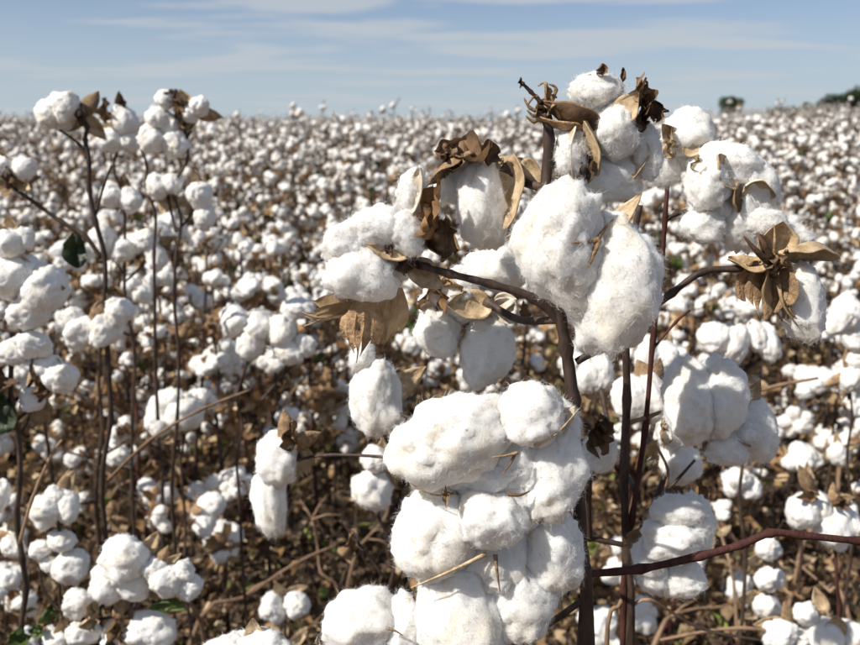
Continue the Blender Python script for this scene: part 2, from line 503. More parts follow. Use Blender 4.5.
def build_ground():
    def axis(lo, hi, near_lo, near_hi, step, grow):
        a = list(np.arange(near_lo, near_hi + 1e-6, step))
        s = step; v = near_hi
        while v < hi: s *= grow; v += s; a.append(v)
        s = step; v = near_lo
        while v > lo: s *= grow; v -= s; a.insert(0, v)
        return np.array(a)
    xs = axis(-1500, 1500, -3.4, 3.4, 0.035, 1.13)
    ys = axis(-300, 2800, 0.6, 7.0, 0.035, 1.12)
    X, Y = np.meshgrid(xs, ys)
    Z = ground_z(X, Y)
    near = (np.abs(X) < 4.5) & (Y > 0) & (Y < 8)
    Zf = Z.ravel(); Xf = X.ravel(); Yf = Y.ravel()
    for i in np.nonzero(near.ravel())[0]:
        q = Vector((Xf[i], Yf[i], 0))
        Zf[i] += noise.noise(q * 3.0) * 0.030 + noise.noise(q * 9.0) * 0.014 + noise.noise(q * 22) * 0.007
    V = np.stack([Xf, Yf, Zf], 1)
    nx, ny = len(xs), len(ys)
    I = np.arange(nx * ny).reshape(ny, nx)
    F = np.stack([I[:-1, :-1], I[:-1, 1:], I[1:, 1:], I[1:, :-1]], -1).reshape(-1, 4)
    m, n, l, b = mat('field_soil')
    tc = n.new('ShaderNodeTexCoord')
    nz = n.new('ShaderNodeTexNoise'); nz.inputs['Scale'].default_value = 9; nz.inputs['Detail'].default_value = 10; nz.inputs['Roughness'].default_value = 0.7
    l.new(tc.outputs['Object'], nz.inputs['Vector'])
    cr = n.new('ShaderNodeValToRGB')
    e = cr.color_ramp.elements
    e[0].position = 0.30; e[0].color = (0.070, 0.048, 0.033, 1)
    e[1].position = 0.72; e[1].color = (0.28, 0.20, 0.135, 1)
    k = e.new(0.52); k.color = (0.145, 0.10, 0.068, 1)
    l.new(nz.outputs['Fac'], cr.inputs[0]); l.new(cr.outputs[0], b.inputs['Base Color'])
    b.inputs['Roughness'].default_value = 0.95; b.inputs['Specular IOR Level'].default_value = 0.1
    n2 = n.new('ShaderNodeTexNoise'); n2.inputs['Scale'].default_value = 60; n2.inputs['Detail'].default_value = 8
    l.new(tc.outputs['Object'], n2.inputs['Vector'])
    bp = n.new('ShaderNodeBump'); bp.inputs['Strength'].default_value = 0.8; bp.inputs['Distance'].default_value = 0.02
    l.new(n2.outputs['Fac'], bp.inputs['Height']); l.new(bp.outputs[0], b.inputs['Normal'])
    o = mesh_obj('ground', np_mesh('ground', V, F, [m]))
    o['kind'] = 'structure'
    o['label'] = 'brown field soil rising gently to the horizon'
    o['category'] = 'ground'
build_ground()

def color_attr_mat(name, rough=0.85, transl=0.15):
    m, n, l, b = mat(name)
    at_ = n.new('ShaderNodeAttribute'); at_.attribute_name = 'tone'
    tc = n.new('ShaderNodeTexCoord')
    nz = n.new('ShaderNodeTexNoise'); nz.inputs['Scale'].default_value = 120; nz.inputs['Detail'].default_value = 4
    l.new(tc.outputs['Object'], nz.inputs['Vector'])
    mr = n.new('ShaderNodeMapRange'); mr.inputs['To Min'].default_value = 0.55; mr.inputs['To Max'].default_value = 1.4
    l.new(nz.outputs['Fac'], mr.inputs['Value'])
    mx = n.new('ShaderNodeMix'); mx.data_type = 'RGBA'; mx.blend_type = 'MULTIPLY'; mx.inputs['Factor'].default_value = 1
    l.new(at_.outputs['Color'], mx.inputs['A']); l.new(mr.outputs[0], mx.inputs['B'])
    l.new(mx.outputs['Result'], b.inputs['Base Color'])
    b.inputs['Roughness'].default_value = rough; b.inputs['Specular IOR Level'].default_value = 0.15
    if transl:
        out = n['Material Output']
        tr = n.new('ShaderNodeBsdfTranslucent'); l.new(mx.outputs['Result'], tr.inputs['Color'])
        ms = n.new('ShaderNodeMixShader'); ms.inputs[0].default_value = transl
        l.new(b.outputs[0], ms.inputs[1]); l.new(tr.outputs[0], ms.inputs[2]); l.new(ms.outputs[0], out.inputs['Surface'])
    return m

def build_litter():
    rng = np.random.default_rng(5)
    n = 42000
    y = 0.7 + 8.0 * rng.random(n) ** 1.15
    x = (rng.random(n) * 2 - 1) * (0.66 * y + 0.7)
    z = ground_z(x, y) + 0.006 + 0.10 * rng.random(n) ** 3
    s = rng.uniform(0.004, 0.017, n) * (1 + 0.10 * y)
    ang = rng.random(n) * 2 * math.pi
    tilt = rng.normal(0, 0.85, (n, 2))
    nor = np.stack([tilt[:, 0], tilt[:, 1], np.ones(n)], 1); nor /= np.linalg.norm(nor, axis=1)[:, None]
    t = np.stack([np.cos(ang), np.sin(ang), np.zeros(n)], 1); t -= nor * (t * nor).sum(1)[:, None]; t /= np.linalg.norm(t, axis=1)[:, None]
    b = np.cross(nor, t)
    c = np.stack([x, y, z], 1)
    prof = [(-1, 0, .1), (-.45, -.55, .35), (-.45, .0, -.05), (-.45, .55, .3), (.35, -.5, .3), (.35, 0, -.1), (.35, .5, .4), (1, .05, .35)]
    P = []
    for (u, v, h) in prof:
        jit = rng.normal(0, 0.16, (n, 3))
        P.append(c + (t * (u + jit[:, :1]) + b * (v + jit[:, 1:2]) + nor * (h + jit[:, 2:])) * s[:, None])
    V = np.stack(P, 1).reshape(-1, 3)
    tri = np.array([(0, 1, 2), (0, 2, 3), (1, 4, 5), (1, 5, 2), (2, 5, 6), (2, 6, 3), (4, 7, 5), (5, 7, 6)])
    F = (np.arange(n)[:, None, None] * 8 + tri[None]).reshape(-1, 3)
    pal = np.array([(0.21, 0.14, 0.08), (0.36, 0.27, 0.17), (0.11, 0.072, 0.045), (0.50, 0.40, 0.27), (0.05, 0.036, 0.026), (0.26, 0.185, 0.10), (0.15, 0.15, 0.05), (0.19, 0.22, 0.06)])
    pick = rng.choice(8, n, p=[.18, .16, .20, .10, .18, .09, .06, .03])
    colr = pal[pick] * rng.uniform(1.0, 1.75, (n, 1))
    me = np_mesh('leaf_litter', V, F, [color_attr_mat('leaf_litter')], smooth=True)
    ca = me.color_attributes.new('tone', 'FLOAT_COLOR', 'POINT')
    ca.data.foreach_set('color', np.concatenate([np.repeat(colr, 8, 0), np.ones((n * 8, 1))], 1).astype(np.float32).ravel())
    o = mesh_obj('leaf_litter', me)
    o['kind'] = 'stuff'; o['label'] = 'brown dead leaves scattered over the soil between the plants'; o['category'] = 'leaf litter'
    # dead sticks lying and leaning in the litter
    mb = MB(); r = random.Random(9)
    for i in range(2600):
        yy = 1.2 + 6.0 * r.random() ** 1.1; xx = (r.random() * 2 - 1) * (0.62 * yy + 0.5)
        a = r.random() * 6.28; L = r.uniform(0.06, 0.26); up = r.uniform(-0.05, 0.45) ** 1 if r.random() < .6 else r.uniform(0.3, 0.9)
        p0 = Vector((xx, yy, gz(xx, yy) + 0.01)); dv = Vector((math.cos(a), math.sin(a), max(0.02, up))).normalized()
        p1 = p0 + dv * L * .5 + Vector((r.gauss(0, .012), r.gauss(0, .012), r.gauss(0, .006))); p2 = p0 + dv * L + Vector((r.gauss(0, .02), r.gauss(0, .02), 0))
        rad = r.uniform(0.0009, 0.0026)
        mb.tube([p0, p1, p2], [rad, rad * .85, rad * .55], 4, r.choice([0, 0, 1]))
    o = mesh_obj('dead_sticks', mb.mesh('dead_sticks', [M_BARK, M_TWIG]))
    o['kind'] = 'stuff'; o['label'] = 'thin dead sticks and stalks strewn over the litter'; o['category'] = 'sticks'
build_litter()

def build_undergrowth():
    """tangle of dead side shoots and half-shed leaves standing over the litter"""
    r = random.Random(31)
    mb = MB()
    LV, LC = [], []
    pal = [(0.26, 0.175, 0.095), (0.40, 0.30, 0.19), (0.15, 0.095, 0.055), (0.085, 0.056, 0.036), (0.30, 0.185, 0.09), (0.15, 0.15, 0.05), (0.20, 0.25, 0.06), (0.55, 0.43, 0.27), (0.05, 0.033, 0.022)]
    wts = [20, 19, 15, 11, 11, 8, 5, 11, 9]
    for i in range(5600):
        y = 1.3 + 5.2 * r.random() ** .9; x = (r.random() * 2 - 1) * (.60 * y + .5)
        if noise.noise(Vector((x * 1.3, y * 1.3, 4))) < -.5: continue
        a = r.random() * 6.28; L = r.uniform(.12, .50); el = r.uniform(.15, 1.25)
        p = Vector((x, y, gz(x, y) + .0)); d = Vector((math.cos(a) * math.cos(el), math.sin(a) * math.cos(el), math.sin(el)))
        pts = [p]
        for k in range(4):
            d = (d + Vector((r.gauss(0, .22), r.gauss(0, .22), r.gauss(-.10, .15)))).normalized()
            q = pts[-1] + d * L / 4
            if q.z < gz(q.x, q.y) + .004: q.z = gz(q.x, q.y) + .004
            pts.append(q)
        rad = r.uniform(.0012, .0034)
        mb.tube(pts, [rad * (1 - .15 * k) for k in range(5)], 4, r.choice([0, 0, 1, 1, 2]), cap=False)
        for k in range(r.choice([1, 3, 4, 6, 7])):
            j = r.randrange(1, 4); c = pts[j].lerp(pts[j + 1], r.random())
            t = Vector((r.gauss(0, 1), r.gauss(0, 1), r.gauss(-.4, .7))).normalized(); nn = t.orthogonal().normalized(); nn.rotate(Matrix.Rotation(r.random() * 6.28, 3, t)); b = t.cross(nn)
            s = r.uniform(.007, .026) * (1 + .06 * y)
            col = r.choices(pal, wts)[0]; g = r.uniform(.9, 1.6)
            for (u, v, h) in [(0, 0, 0), (.7, -.55, .3), (.7, 0, -.1), (.7, .55, .35), (1.4, -.5, .2), (1.4, 0, -.2), (1.4, .5, .5), (2.0, .05, .3)]:
                LV.append((c + (t * (u + r.gauss(0, .12)) + b * (v + r.gauss(0, .15)) + nn * (h + r.gauss(0, .2))) * s)[:])
                LC.append((col[0] * g, col[1] * g, col[2] * g, 1))
    o = mesh_obj('dead_side_shoots', mb.mesh('dead_side_shoots', [M_BARK, M_TWIG, M_REDBARK]))
    o['kind'] = 'stuff'; o['label'] = 'tangle of thin dead shoots standing between the plants'; o['category'] = 'undergrowth'
    n = len(LV) // 8
    tri = np.array([(0, 1, 2), (0, 2, 3), (1, 4, 5), (1, 5, 2), (2, 5, 6), (2, 6, 3), (4, 7, 5), (5, 7, 6)])
    F = (np.arange(n)[:, None, None] * 8 + tri[None]).reshape(-1, 3)
    me = np_mesh('half_shed_leaves', np.array(LV), F, [color_attr_mat('half_shed_leaves', .8, .3)])
    ca = me.color_attributes.new('tone', 'FLOAT_COLOR', 'POINT')
    ca.data.foreach_set('color', np.array(LC, dtype=np.float32).ravel())
    o = mesh_obj('half_shed_leaves', me)
    o['kind'] = 'stuff'; o['label'] = 'curled brown and olive dead leaves clinging to the undergrowth'; o['category'] = 'dead leaves'
build_undergrowth()

# ------------------------------------------------------------------ far trees
def build_trees():
    m_leaf = mat_dry('tree_foliage', (0.014, 0.026, 0.009), (0.045, 0.065, 0.020), 0.8, 0.7, 0, None, 0.2, 0.2, 0.15)
    m_trunk = mat_dry('tree_bark', (0.05, 0.035, 0.025), (0.12, 0.09, 0.065), 3, 0.9, 0.5, 12, 0.1, 0.1, dist=0.03)
    spots = [  # px, Y, top row, width px, label
        (733, 250, 95, 31, 'small round dark green tree alone on the skyline right of centre'),
        (776, 262, 106, 24, 'low olive bush on the skyline between the lone tree and the hedge'),
        (796, 262, 106, 26, 'lowest tree at the left end of the dark row at the right skyline'),
        (810, 258, 102, 30, 'second tree of the dark row at the right skyline'),
        (824, 260, 98, 34, 'third tree of the dark row at the right skyline'),
        (838, 252, 94, 36, 'fourth tree of the dark row at the right skyline'),
        (852, 256, 90, 38, 'fifth and broad tree of the dark row at the right skyline'),
        (868, 248, 86, 40, 'tall dark tree cut by the right edge of the photo'),
        (905, 246, 84, 42, 'tree of the dark row just beyond the right edge'),
    ]
    for i, (px, Y, top, wpx, lab) in enumerate(spots):
        r = random.Random(100 + i)
        p = at(px, top, Y)
        g = gz(p.x, Y)
        h = p.z - g
        rw = wpx * sz(p) * 0.5
        t = thing('distant_tree', lab, 'tree', (p.x, Y, g - 0.2), 'trees along the right skyline')
        mb = MB()
        ch = h * 0.18
        mb.tube([(0, 0, 0), (0.1, 0, h * .3), (0.0, 0.1, h * .6), (0.1, 0, h * .85)], [h * .035, h * .028, h * .02, h * .008], 7)
        for k in range(7):
            a = r.random() * 6.28; z0 = h * r.uniform(.22, .55)
            mb.tube([(0, 0, z0), (math.cos(a) * rw * .4, math.sin(a) * rw * .4, z0 + h * .15), (math.cos(a) * rw * .75, math.sin(a) * rw * .75, z0 + h * .25)], [h * .014, h * .009, h * .004], 5)
        mesh_obj('trunk', mb.mesh('trunk', [m_trunk]), t)
        mb = MB()
        cl = []
        for k in range(22):
            a = r.random() * 6.28; q = math.sqrt(r.random()); zz = r.uniform(-.85, .85)
            rr = math.sqrt(1 - zz * zz)
            cl.append((Vector((math.cos(a) * q * rr * rw * .8, math.sin(a) * q * rr * rw * .8, ch + (h - ch) * (.5 + .45 * zz))), r.uniform(.22, .42) * min(rw, h * .5)))
        vs, fs = [], []
        for c, cr in cl:
            for k in range(120):
                v = Vector((r.gauss(0, 1), r.gauss(0, 1), r.gauss(0, 1))).normalized() * cr * (0.55 + 0.5 * r.random())
                q = c + v
                a = Vector((r.gauss(0, 1), r.gauss(0, 1), r.gauss(0, .6))).normalized(); b = a.orthogonal().normalized()
                s = r.uniform(.20, .42)
                b0 = len(vs); vs += [q - a * s, q + b * s * .6, q + a * s, q - b * s * .6]; fs.append((b0, b0 + 1, b0 + 2, b0 + 3))
        mb.add(vs, fs)
        mesh_obj('crown', mb.mesh('crown', [m_leaf]), t)
build_trees()

# ------------------------------------------------------------------ generic bolls and plants
NLOCK = 10
LOCK_N = []      # shared puffs for plants a few steps away
for k in range(NLOCK):
    V, F = lock_verts(4, 500 + k, 1.25)
    V, F, mi = fibres(V * 0.02, F, 2400, .0014, .0055, .00012, k, .6)
    LOCK_N.append(np_mesh('cotton_lock', V, F, [M_LINT2, M_FIBRE], mi))     # unit radius = 2 cm
LOCK_M = [lock_verts(2, 600 + k, 1.5) for k in range(8)]
LOCK_F = [lock_verts(1, 700 + k, 1.5) for k in range(8)]

def boll_layout(seed):
    """locks and husk segments of one open boll; base at the origin, stalk comes from -z"""
    r = random.Random(seed)
    n = r.choice([4, 3, 5, 3])
    locks, pets = [], []
    a0 = r.random() * 6.28
    droop = r.uniform(0.1, 0.9)
    for k in range(n):
        a = a0 + 2 * math.pi * k / n + r.uniform(-.2, .2)
        rad = Vector((math.cos(a), math.sin(a), 0))
        R0 = r.uniform(0.019, 0.025)
        c = rad * r.uniform(0.012, 0.019) + Vector((0, 0, r.uniform(0.016, 0.030) - 0.010 * droop))
        ax = (rad * r.uniform(.5, 1.1) + Vector((0, 0, 0.7 - droop))).normalized()      # long axis, pointing outwards
        zq = (-ax).to_track_quat('Z', 'Y').to_matrix().to_4x4()
        S = Matrix.Diagonal((R0 / .02 * r.uniform(.82, 1), R0 / .02 * r.uniform(.82, 1), R0 / .02 * r.uniform(1.15, 1.5), 1))
        locks.append((r.randrange(NLOCK), Matrix.Translation(c) @ zq @ S))
        a2 = a + math.pi / n
        rd = Vector((math.cos(a2), math.sin(a2), 0))
        tip = rd * r.uniform(.034, .045) + Vector((0, 0, r.uniform(-.004, .026)))
        pets.append((rd * 0.004, tip, r.uniform(.018, .026), Vector((0, 0, 1)) - rd * .3))
    return locks, pets

def husk_mesh(pets, seed, lod):
    mb = MB()
    for i, (b, t, w, nn) in enumerate(pets):
        if lod == 0:
            v, fi, fo = petal_geo(b, t, w, nn, cup=.5, bend=.1, nu=6, nv=4, seed=seed + i)
            o = len(mb.v); mb.add(v, fi, 0)
            mb.f.extend([tuple(o + x for x in f) for f in fo]); mb.m.extend([1] * len(fo))
    r = random.Random(seed)
    mb.tube([(0, 0, -.012), (0, 0, -.004), (0, 0, .004)], [.0025, .007, .009], 7, 1)
    for k in range(7):      # dry bracts and shrivelled leaf bits round the husk
        a = r.random() * 6.28; rd = Vector((math.cos(a), math.sin(a), 0))
        b = rd * .005 + Vector((0, 0, -.004)); t = rd * r.uniform(.028, .048) + Vector((0, 0, r.uniform(-.03, .035)))
        s = Vector((-rd.y, rd.x, 0)) * r.uniform(.007, .016); md = (b + t) * .5 + Vector((0, 0, .006))
        mb.add([b, md - s, md + s, md + Vector((0, 0, -.004)), t, t - s * .7 + rd * .006, t + s * .7], [(0, 1, 3), (0, 3, 2), (1, 5, 3), (3, 5, 4), (3, 4, 6), (3, 6, 2)], r.choice([2, 3, 3]))
    return mb.mesh('cotton_boll', [M_HUSK_IN, M_HUSK_OUT, M_BRACT, M_TANLEAF])

NB = 10
BOLLS = [boll_layout(900 + k) for k in range(NB)]
HUSK_N = [husk_mesh(BOLLS[k][1], 900 + k, 0) for k in range(NB)]

def boll_joined(k, LK, sub, mats, nlock=99):
    """whole boll as one shared mesh for plants farther off: lint first, husk faces after"""
    locks, pets = BOLLS[k]
    Vs, Fs, mi, o = [], [], [], 0
    for i, (li, M) in enumerate(locks[:nlock]):
        V, F = LK[li % len(LK)]
        A = np.array(M)
        g = 1.0 if nlock > 4 else 1.25
        P = (V * 0.02 * g) @ A[:3, :3].T + A[:3, 3]
        Vs.append(P); Fs.append(F + o); mi += [0] * len(F); o += len(P)
    for (b, t, w, nn) in pets[:4 if sub > 1 else 3]:
        d = (t - b); s = d.cross(nn).normalized() * w * .72; md = b + d * .55 - nn.normalized() * .006
        P = np.array([b[:], (md - s)[:], (md + s)[:], (t * 1.28)[:], (md - nn.normalized() * .004)[:]])
        Fq = np.array([(0, 1, 4), (0, 4, 2), (1, 3, 4), (4, 3, 2)])
        Vs.append(P); Fs.append(Fq + o); mi += [1] * 4; o += 5
    return np.concatenate(Vs), np.concatenate(Fs), np.array(mi)

BOLL_M = []
for k in range(NB):
    V, F, mi = boll_joined(k, LOCK_M, 2, None)
    BOLL_M.append(np_mesh('cotton_boll', V, F, [M_LINT3, M_HUSK_OUT], mi))
BOLL_FAR = [boll_joined(k, LOCK_F, 1, None, 2) for k in range(NB)]

LEAF_N = [leaf_mesh('dry_leaf', (0, 0, 0), .045, .06, (0, 0, 1), (0, 1, 0), 40 + k, [M_CRUMPLE, M_DARKLEAF, M_CRUMPLE, M_GREEN, M_BRACT, M_CRUMPLE][k], .9, 6, 5) for k in range(6)]

def plant_spec(seed, h, low=.24, sparse=0.0):
    """a cotton plant standing at the origin: stem path, fruiting branches that zigzag, bolls at their nodes"""
    r = random.Random(seed)
    lean = Vector((r.gauss(0, .05), r.gauss(0, .05), 0))
    stem = []
    nseg = 9
    for i in range(nseg + 1):
        t = i / nseg
        stem.append(Vector((lean.x * h * t + r.gauss(0, .006), lean.y * h * t + r.gauss(0, .006), -0.02 + (h * .97 + .02) * t)))
    branches, bolls, leaves = [], [], []
    nbr = r.randint(6, 9)
    az = r.random() * 6.28
    for k in range(nbr):
        t = low + (.94 - low) * (k + r.uniform(-.2, .2)) / (nbr - 1)
        t = min(max(t, .2), .97)
        i = min(int(t * nseg), nseg - 1); f = t * nseg - i
        p = stem[i].lerp(stem[i + 1], f)
        az += 2.4 + r.uniform(-.4, .4)
        L = (0.27 * (1 - t) ** .7 + 0.045) * r.uniform(.75, 1.25) * (0.55 + .45 * h)
        el = r.uniform(.25, .75)
        d = Vector((math.cos(az) * math.cos(el), math.sin(az) * math.cos(el), math.sin(el)))
        nn = 1 if t > .8 else (2 if r.random() < .65 else 3)
        path = [p]; q = p.copy()
        for j in range(nn):
            side = Vector((-math.sin(az), math.cos(az), 0)) * (.3 if j % 2 else -.3) * r.uniform(.5, 1.3)
            q = q + (d + side + Vector((0, 0, -.12 * j))).normalized() * (L / nn)
            path.append(q.copy())
            if r.random() >= sparse:
                out = (d * .5 + side * 1.6 + Vector((r.gauss(0, .5), r.gauss(0, .5), r.uniform(-.5, .7)))).normalized()
                st = q + out * r.uniform(.010, .022)
                bolls.append((st, out, r.uniform(.68, 1.28) * (1 if r.random() > .12 else .6), r.randrange(NB) - (100 if r.random() < .36 else 0), r.random() * 6.28))
        branches.append(path)
        for _ in range(r.choice([0, 1, 2, 2, 3])):
            leaves.append((path[-1].lerp(p, r.random() * .7) + Vector((0, 0, -.01)), r.randrange(6), r.random() * 6.28, r.uniform(-1.2, 1.2), r.uniform(.35, .95)))
    top = stem[-1]
    bolls.append((top + Vector((0, 0, .008)), Vector((r.gauss(0, .5), r.gauss(0, .5), 1)).normalized(), r.uniform(.75, 1.0), r.randrange(NB), r.random() * 6.28))
    return dict(h=h, stem=stem, branches=branches, bolls=bolls, leaves=leaves)

def boll_matrix(p, out, s, spin):
    return Matrix.Translation(p) @ out.to_track_quat('Z', 'Y').to_matrix().to_4x4() @ Matrix.Rotation(spin, 4, 'Z') @ Matrix.Scale(s, 4)

class Proto:
    def __init__(s, seed, h, sides, low=.24, sparse=0.0):
        s.spec = plant_spec(seed, h, low, sparse)
        mb = MB()
        st = s.spec['stem']; n = len(st)
        mb.tube(st, [.0080 * (1 - .6 * i / n) * (.5 + .5 * h) for i in range(n)], sides)
        r = random.Random(seed)
        s.bark = M_REDBARK if r.random() < .3 else M_BARK
        s.stem = mb.mesh('stem', [s.bark])
        s.br = []
        for b in s.spec['branches']:
            mb = MB()
            m = len(b)
            mb.tube(b, [.0040 * (1 - .5 * i / m) for i in range(m)], max(4, sides - 1))
            for (p, out, sc, k, sp) in s.spec['bolls']:
                j = min(range(m), key=lambda q: (b[q] - p).length)
                if j > 0 and (b[j] - p).length < .03:
                    mb.tube([b[j], p - out * .006 * sc], [.0022, .0022], 4)
            for _ in range(r.choice([1, 2, 2, 3])):      # bare side twigs
                j = r.randrange(m - 1); p = b[j].lerp(b[j + 1], r.random()); L = r.uniform(.05, .17)
                d = Vector((r.gauss(0, .7), r.gauss(0, .7), r.uniform(.1, 1.2))).normalized()
                e = d + Vector((r.gauss(0, .4), r.gauss(0, .4), r.gauss(.1, .3)))
                mb.tube([p, p + d * L * .5, p + d * L * .5 + e.normalized() * L * .5], [.0022, .0018, .0011], 4)
            s.br.append(mb.mesh('branch', [s.bark]))
    def place(s, x, y, rot, scale, label, group, near, name='cotton_plant'):
        t = thing(name, label, 'cotton plant', (x, y, gz(x, y) - .005), group)
        t.rotation_euler = (0, 0, rot); t.scale = (scale,) * 3
        mesh_obj('stem', s.stem, t)
        for me in s.br: mesh_obj('branch', me, t)
        for (p, out, sc, k, sp) in s.spec['bolls']:
            M = boll_matrix(p, out, sc * 1.03 / scale ** .85, sp)
            if k < 0:
                mesh_obj('empty_husk', HUSK_N[k % NB], t, M)
            elif near:
                b = mesh_obj('cotton_boll', HUSK_N[k], t, M)
                for li, LM in BOLLS[k][0]:
                    mesh_obj('cotton_lock', LOCK_N[li], b, LM)
            else:
                mesh_obj('cotton_boll', BOLL_M[k], t, M)
        for (p, k, a, ti, sc) in s.spec['leaves']:
            mesh_obj('dry_leaf', LEAF_N[k], t, Matrix.Translation(p) @ Matrix.Rotation(a, 4, 'Z') @ Matrix.Rotation(ti, 4, 'X') @ Matrix.Scale(sc / scale, 4))
        return t

PROTO_N = [Proto(20 + k, 1.0, 7) for k in range(7)]
PROTO_T = [Proto(40 + k, 1.0, 7, .36, .30) for k in range(6)]
PROTO_M = [Proto(60 + k, 1.0, 5) for k in range(9)]

#@@FIELD@@
rngF = random.Random(77)
taken = []
def plant_height(d, r):
    lo = np.interp(d, [1.4, 2.4, 3.2, 4.2, 5.5, 8.0], [.46, .62, .80, .90, .96, .98])
    return lo * r.uniform(.80, 1.14) * (r.uniform(1.06, 1.22) if d > 4.5 and r.random() < .14 else 1)

cands = []
for i in range(60000):
    y = 1.45 + 62 * rngF.random() ** 2.0
    x = (rngF.random() * 2 - 1) * (0.62 * y + 1.2)
    cands.append((x, y))
grid = {}
plants = []
for (x, y) in cands:
    d = math.hypot(x, y)
    gap = float(np.interp(d, [1.4, 2.6, 3.4, 5, 9, 14, 30, 60], [.50, .44, .31, .25, .26, .36, .60, .85]))
    cx, cy = int(x / gap), int(y / gap)
    ok = True
    key = round(gap, 1)
    for (qx, qy) in grid.get((int(x), int(y)), []):
        if (qx - x) ** 2 + (qy - y) ** 2 < gap * gap: ok = False; break
    if not ok: continue
    for ax in (-1, 0, 1):
        for ay in (-1, 0, 1):
            grid.setdefault((int(x) + ax, int(y) + ay), []).append((x, y))
    plants.append((d, x, y))
plants.sort()

def in_frame(x, y):
    d = Vector((x, y, gz(x, y) + .5 - CAM_H))
    u = d.dot(RGT) / d.dot(FWD) * F0 + W0 / 2
    return -25 < u < W0 + 25
def px_of(x, y, z):
    d = Vector((x, y, z - CAM_H)); f = d.dot(FWD)
    return d.dot(RGT) / f * F0 + W0 / 2, H0 / 2 - d.dot(UPV) / f * F0

COLS = [(95, 'at the left edge'), (215, 'behind the tall thin stems'), (330, 'left of the papery bract'), (430, 'behind the papery bract'),
        (560, 'behind the clustered bolls'), (680, 'behind the red stem'), (775, 'below the empty husk'), (9999, 'at the right edge')]
ORD = ['nearest', 'second nearest', 'third nearest', 'fourth nearest', 'fifth nearest', 'sixth nearest', 'seventh nearest', 'eighth nearest', 'ninth nearest', 'tenth nearest']
n_ind = 0
stuff, chosen = [], {}
for (d, x, y) in plants:
    if y < 1.45: continue
    if in_frame(x, y) and n_ind < 246:
        ub, _ = px_of(x, y, gz(x, y) + .3)
        if (190 < ub < 440 and d < 2.5) or (ub > 640 and d < 2.2): continue
        n_ind += 1
        h = plant_height(d, rngF) * (.70 if ub > 640 and d < 3.4 else 1)
        u, v = px_of(x, y, gz(x, y) + h * .6)
        c = next(t for lim, t in COLS if u < lim)
        band = 0 if d < 2.7 else (1 if d < 4.3 else (2 if d < 5.4 else 3))
        chosen.setdefault((band, c), []).append((d, x, y, h))
    else:
        stuff.append((d, x, y))
for (band, c), lst in chosen.items():
    for i, (d, x, y, h) in enumerate(sorted(lst)):
        grp = ['low sparse cotton plants on the litter', 'knee-high cotton plants at the near edge of the field',
               'cotton plants in the front of the dense field', 'cotton plants deep in the dense field'][band] + ' ' + c
        if band < 2 and i < 10:
            lab = ORD[i] + [' low sparse cotton plant on the litter ', ' knee-high cotton plant at the field edge, '][band] + c
        else:
            lab = ['low sparse cotton plant on the litter ', 'farther knee-high cotton plant ', 'blurred cotton plant in front of the dense field, ',
                   'small blurred cotton plant deep in the dense field, '][band] + c
        near = d < 3.3
        pr = rngF.choice(PROTO_N if near else PROTO_M)
        pr.place(x, y, rngF.random() * 6.28, h, lab, grp, near)

TALL = [(30, 2.2, .98), (62, 1.8, .95), (98, 2.7, 1.0), (126, 2.0, .97), (155, 2.5, .98), (182, 2.9, .97), (205, 1.9, .92), (228, 2.3, .97), (252, 2.0, .90), (281, 2.6, .92), (311, 2.3, .86), (345, 2.8, .88)]
TALL = sorted(TALL + [(112, 2.35, .9), (142, 1.75, .84), (170, 2.15, 1.0), (240, 2.75, .98), (268, 2.3, .85), (296, 2.9, .94), (330, 2.5, .84)])
TALR = [(462, 2.7, .90), (520, 2.4, .92), (602, 2.6, .92), (640, 2.2, .90), (700, 2.4, .80), (738, 2.8, .84), (800, 3.0, .82), (845, 2.5, .82)]
TALR = sorted(TALR + [(690, 1.75, .62), (760, 1.7, .60), (852, 1.95, .68), (790, 2.15, .62), (665, 2.9, .86), (770, 2.5, .72)])
NTH = ['first', 'second', 'third', 'fourth', 'fifth', 'sixth', 'seventh', 'eighth', 'ninth', 'tenth', 'eleventh', 'twelfth', 'thirteenth', 'fourteenth', 'fifteenth', 'sixteenth', 'seventeenth', 'eighteenth', 'nineteenth', 'twentieth']
for lst, where, grp in ((TALL, 'tall thin-stemmed plants left of the papery bract', 'tall thin plants behind the left foreground'), (TALR, 'thin upright plants seen behind the tall plant', 'thin upright plants behind the tall plant')):
    for i, (u, d, h) in enumerate(lst):
        p = at(u, 250, d)
        PROTO_T[(i * 5 + len(lst)) % 6].place(p.x, p.y, rngF.random() * 6.28, h, NTH[i] + ' from the left of the ' + where, grp, True)

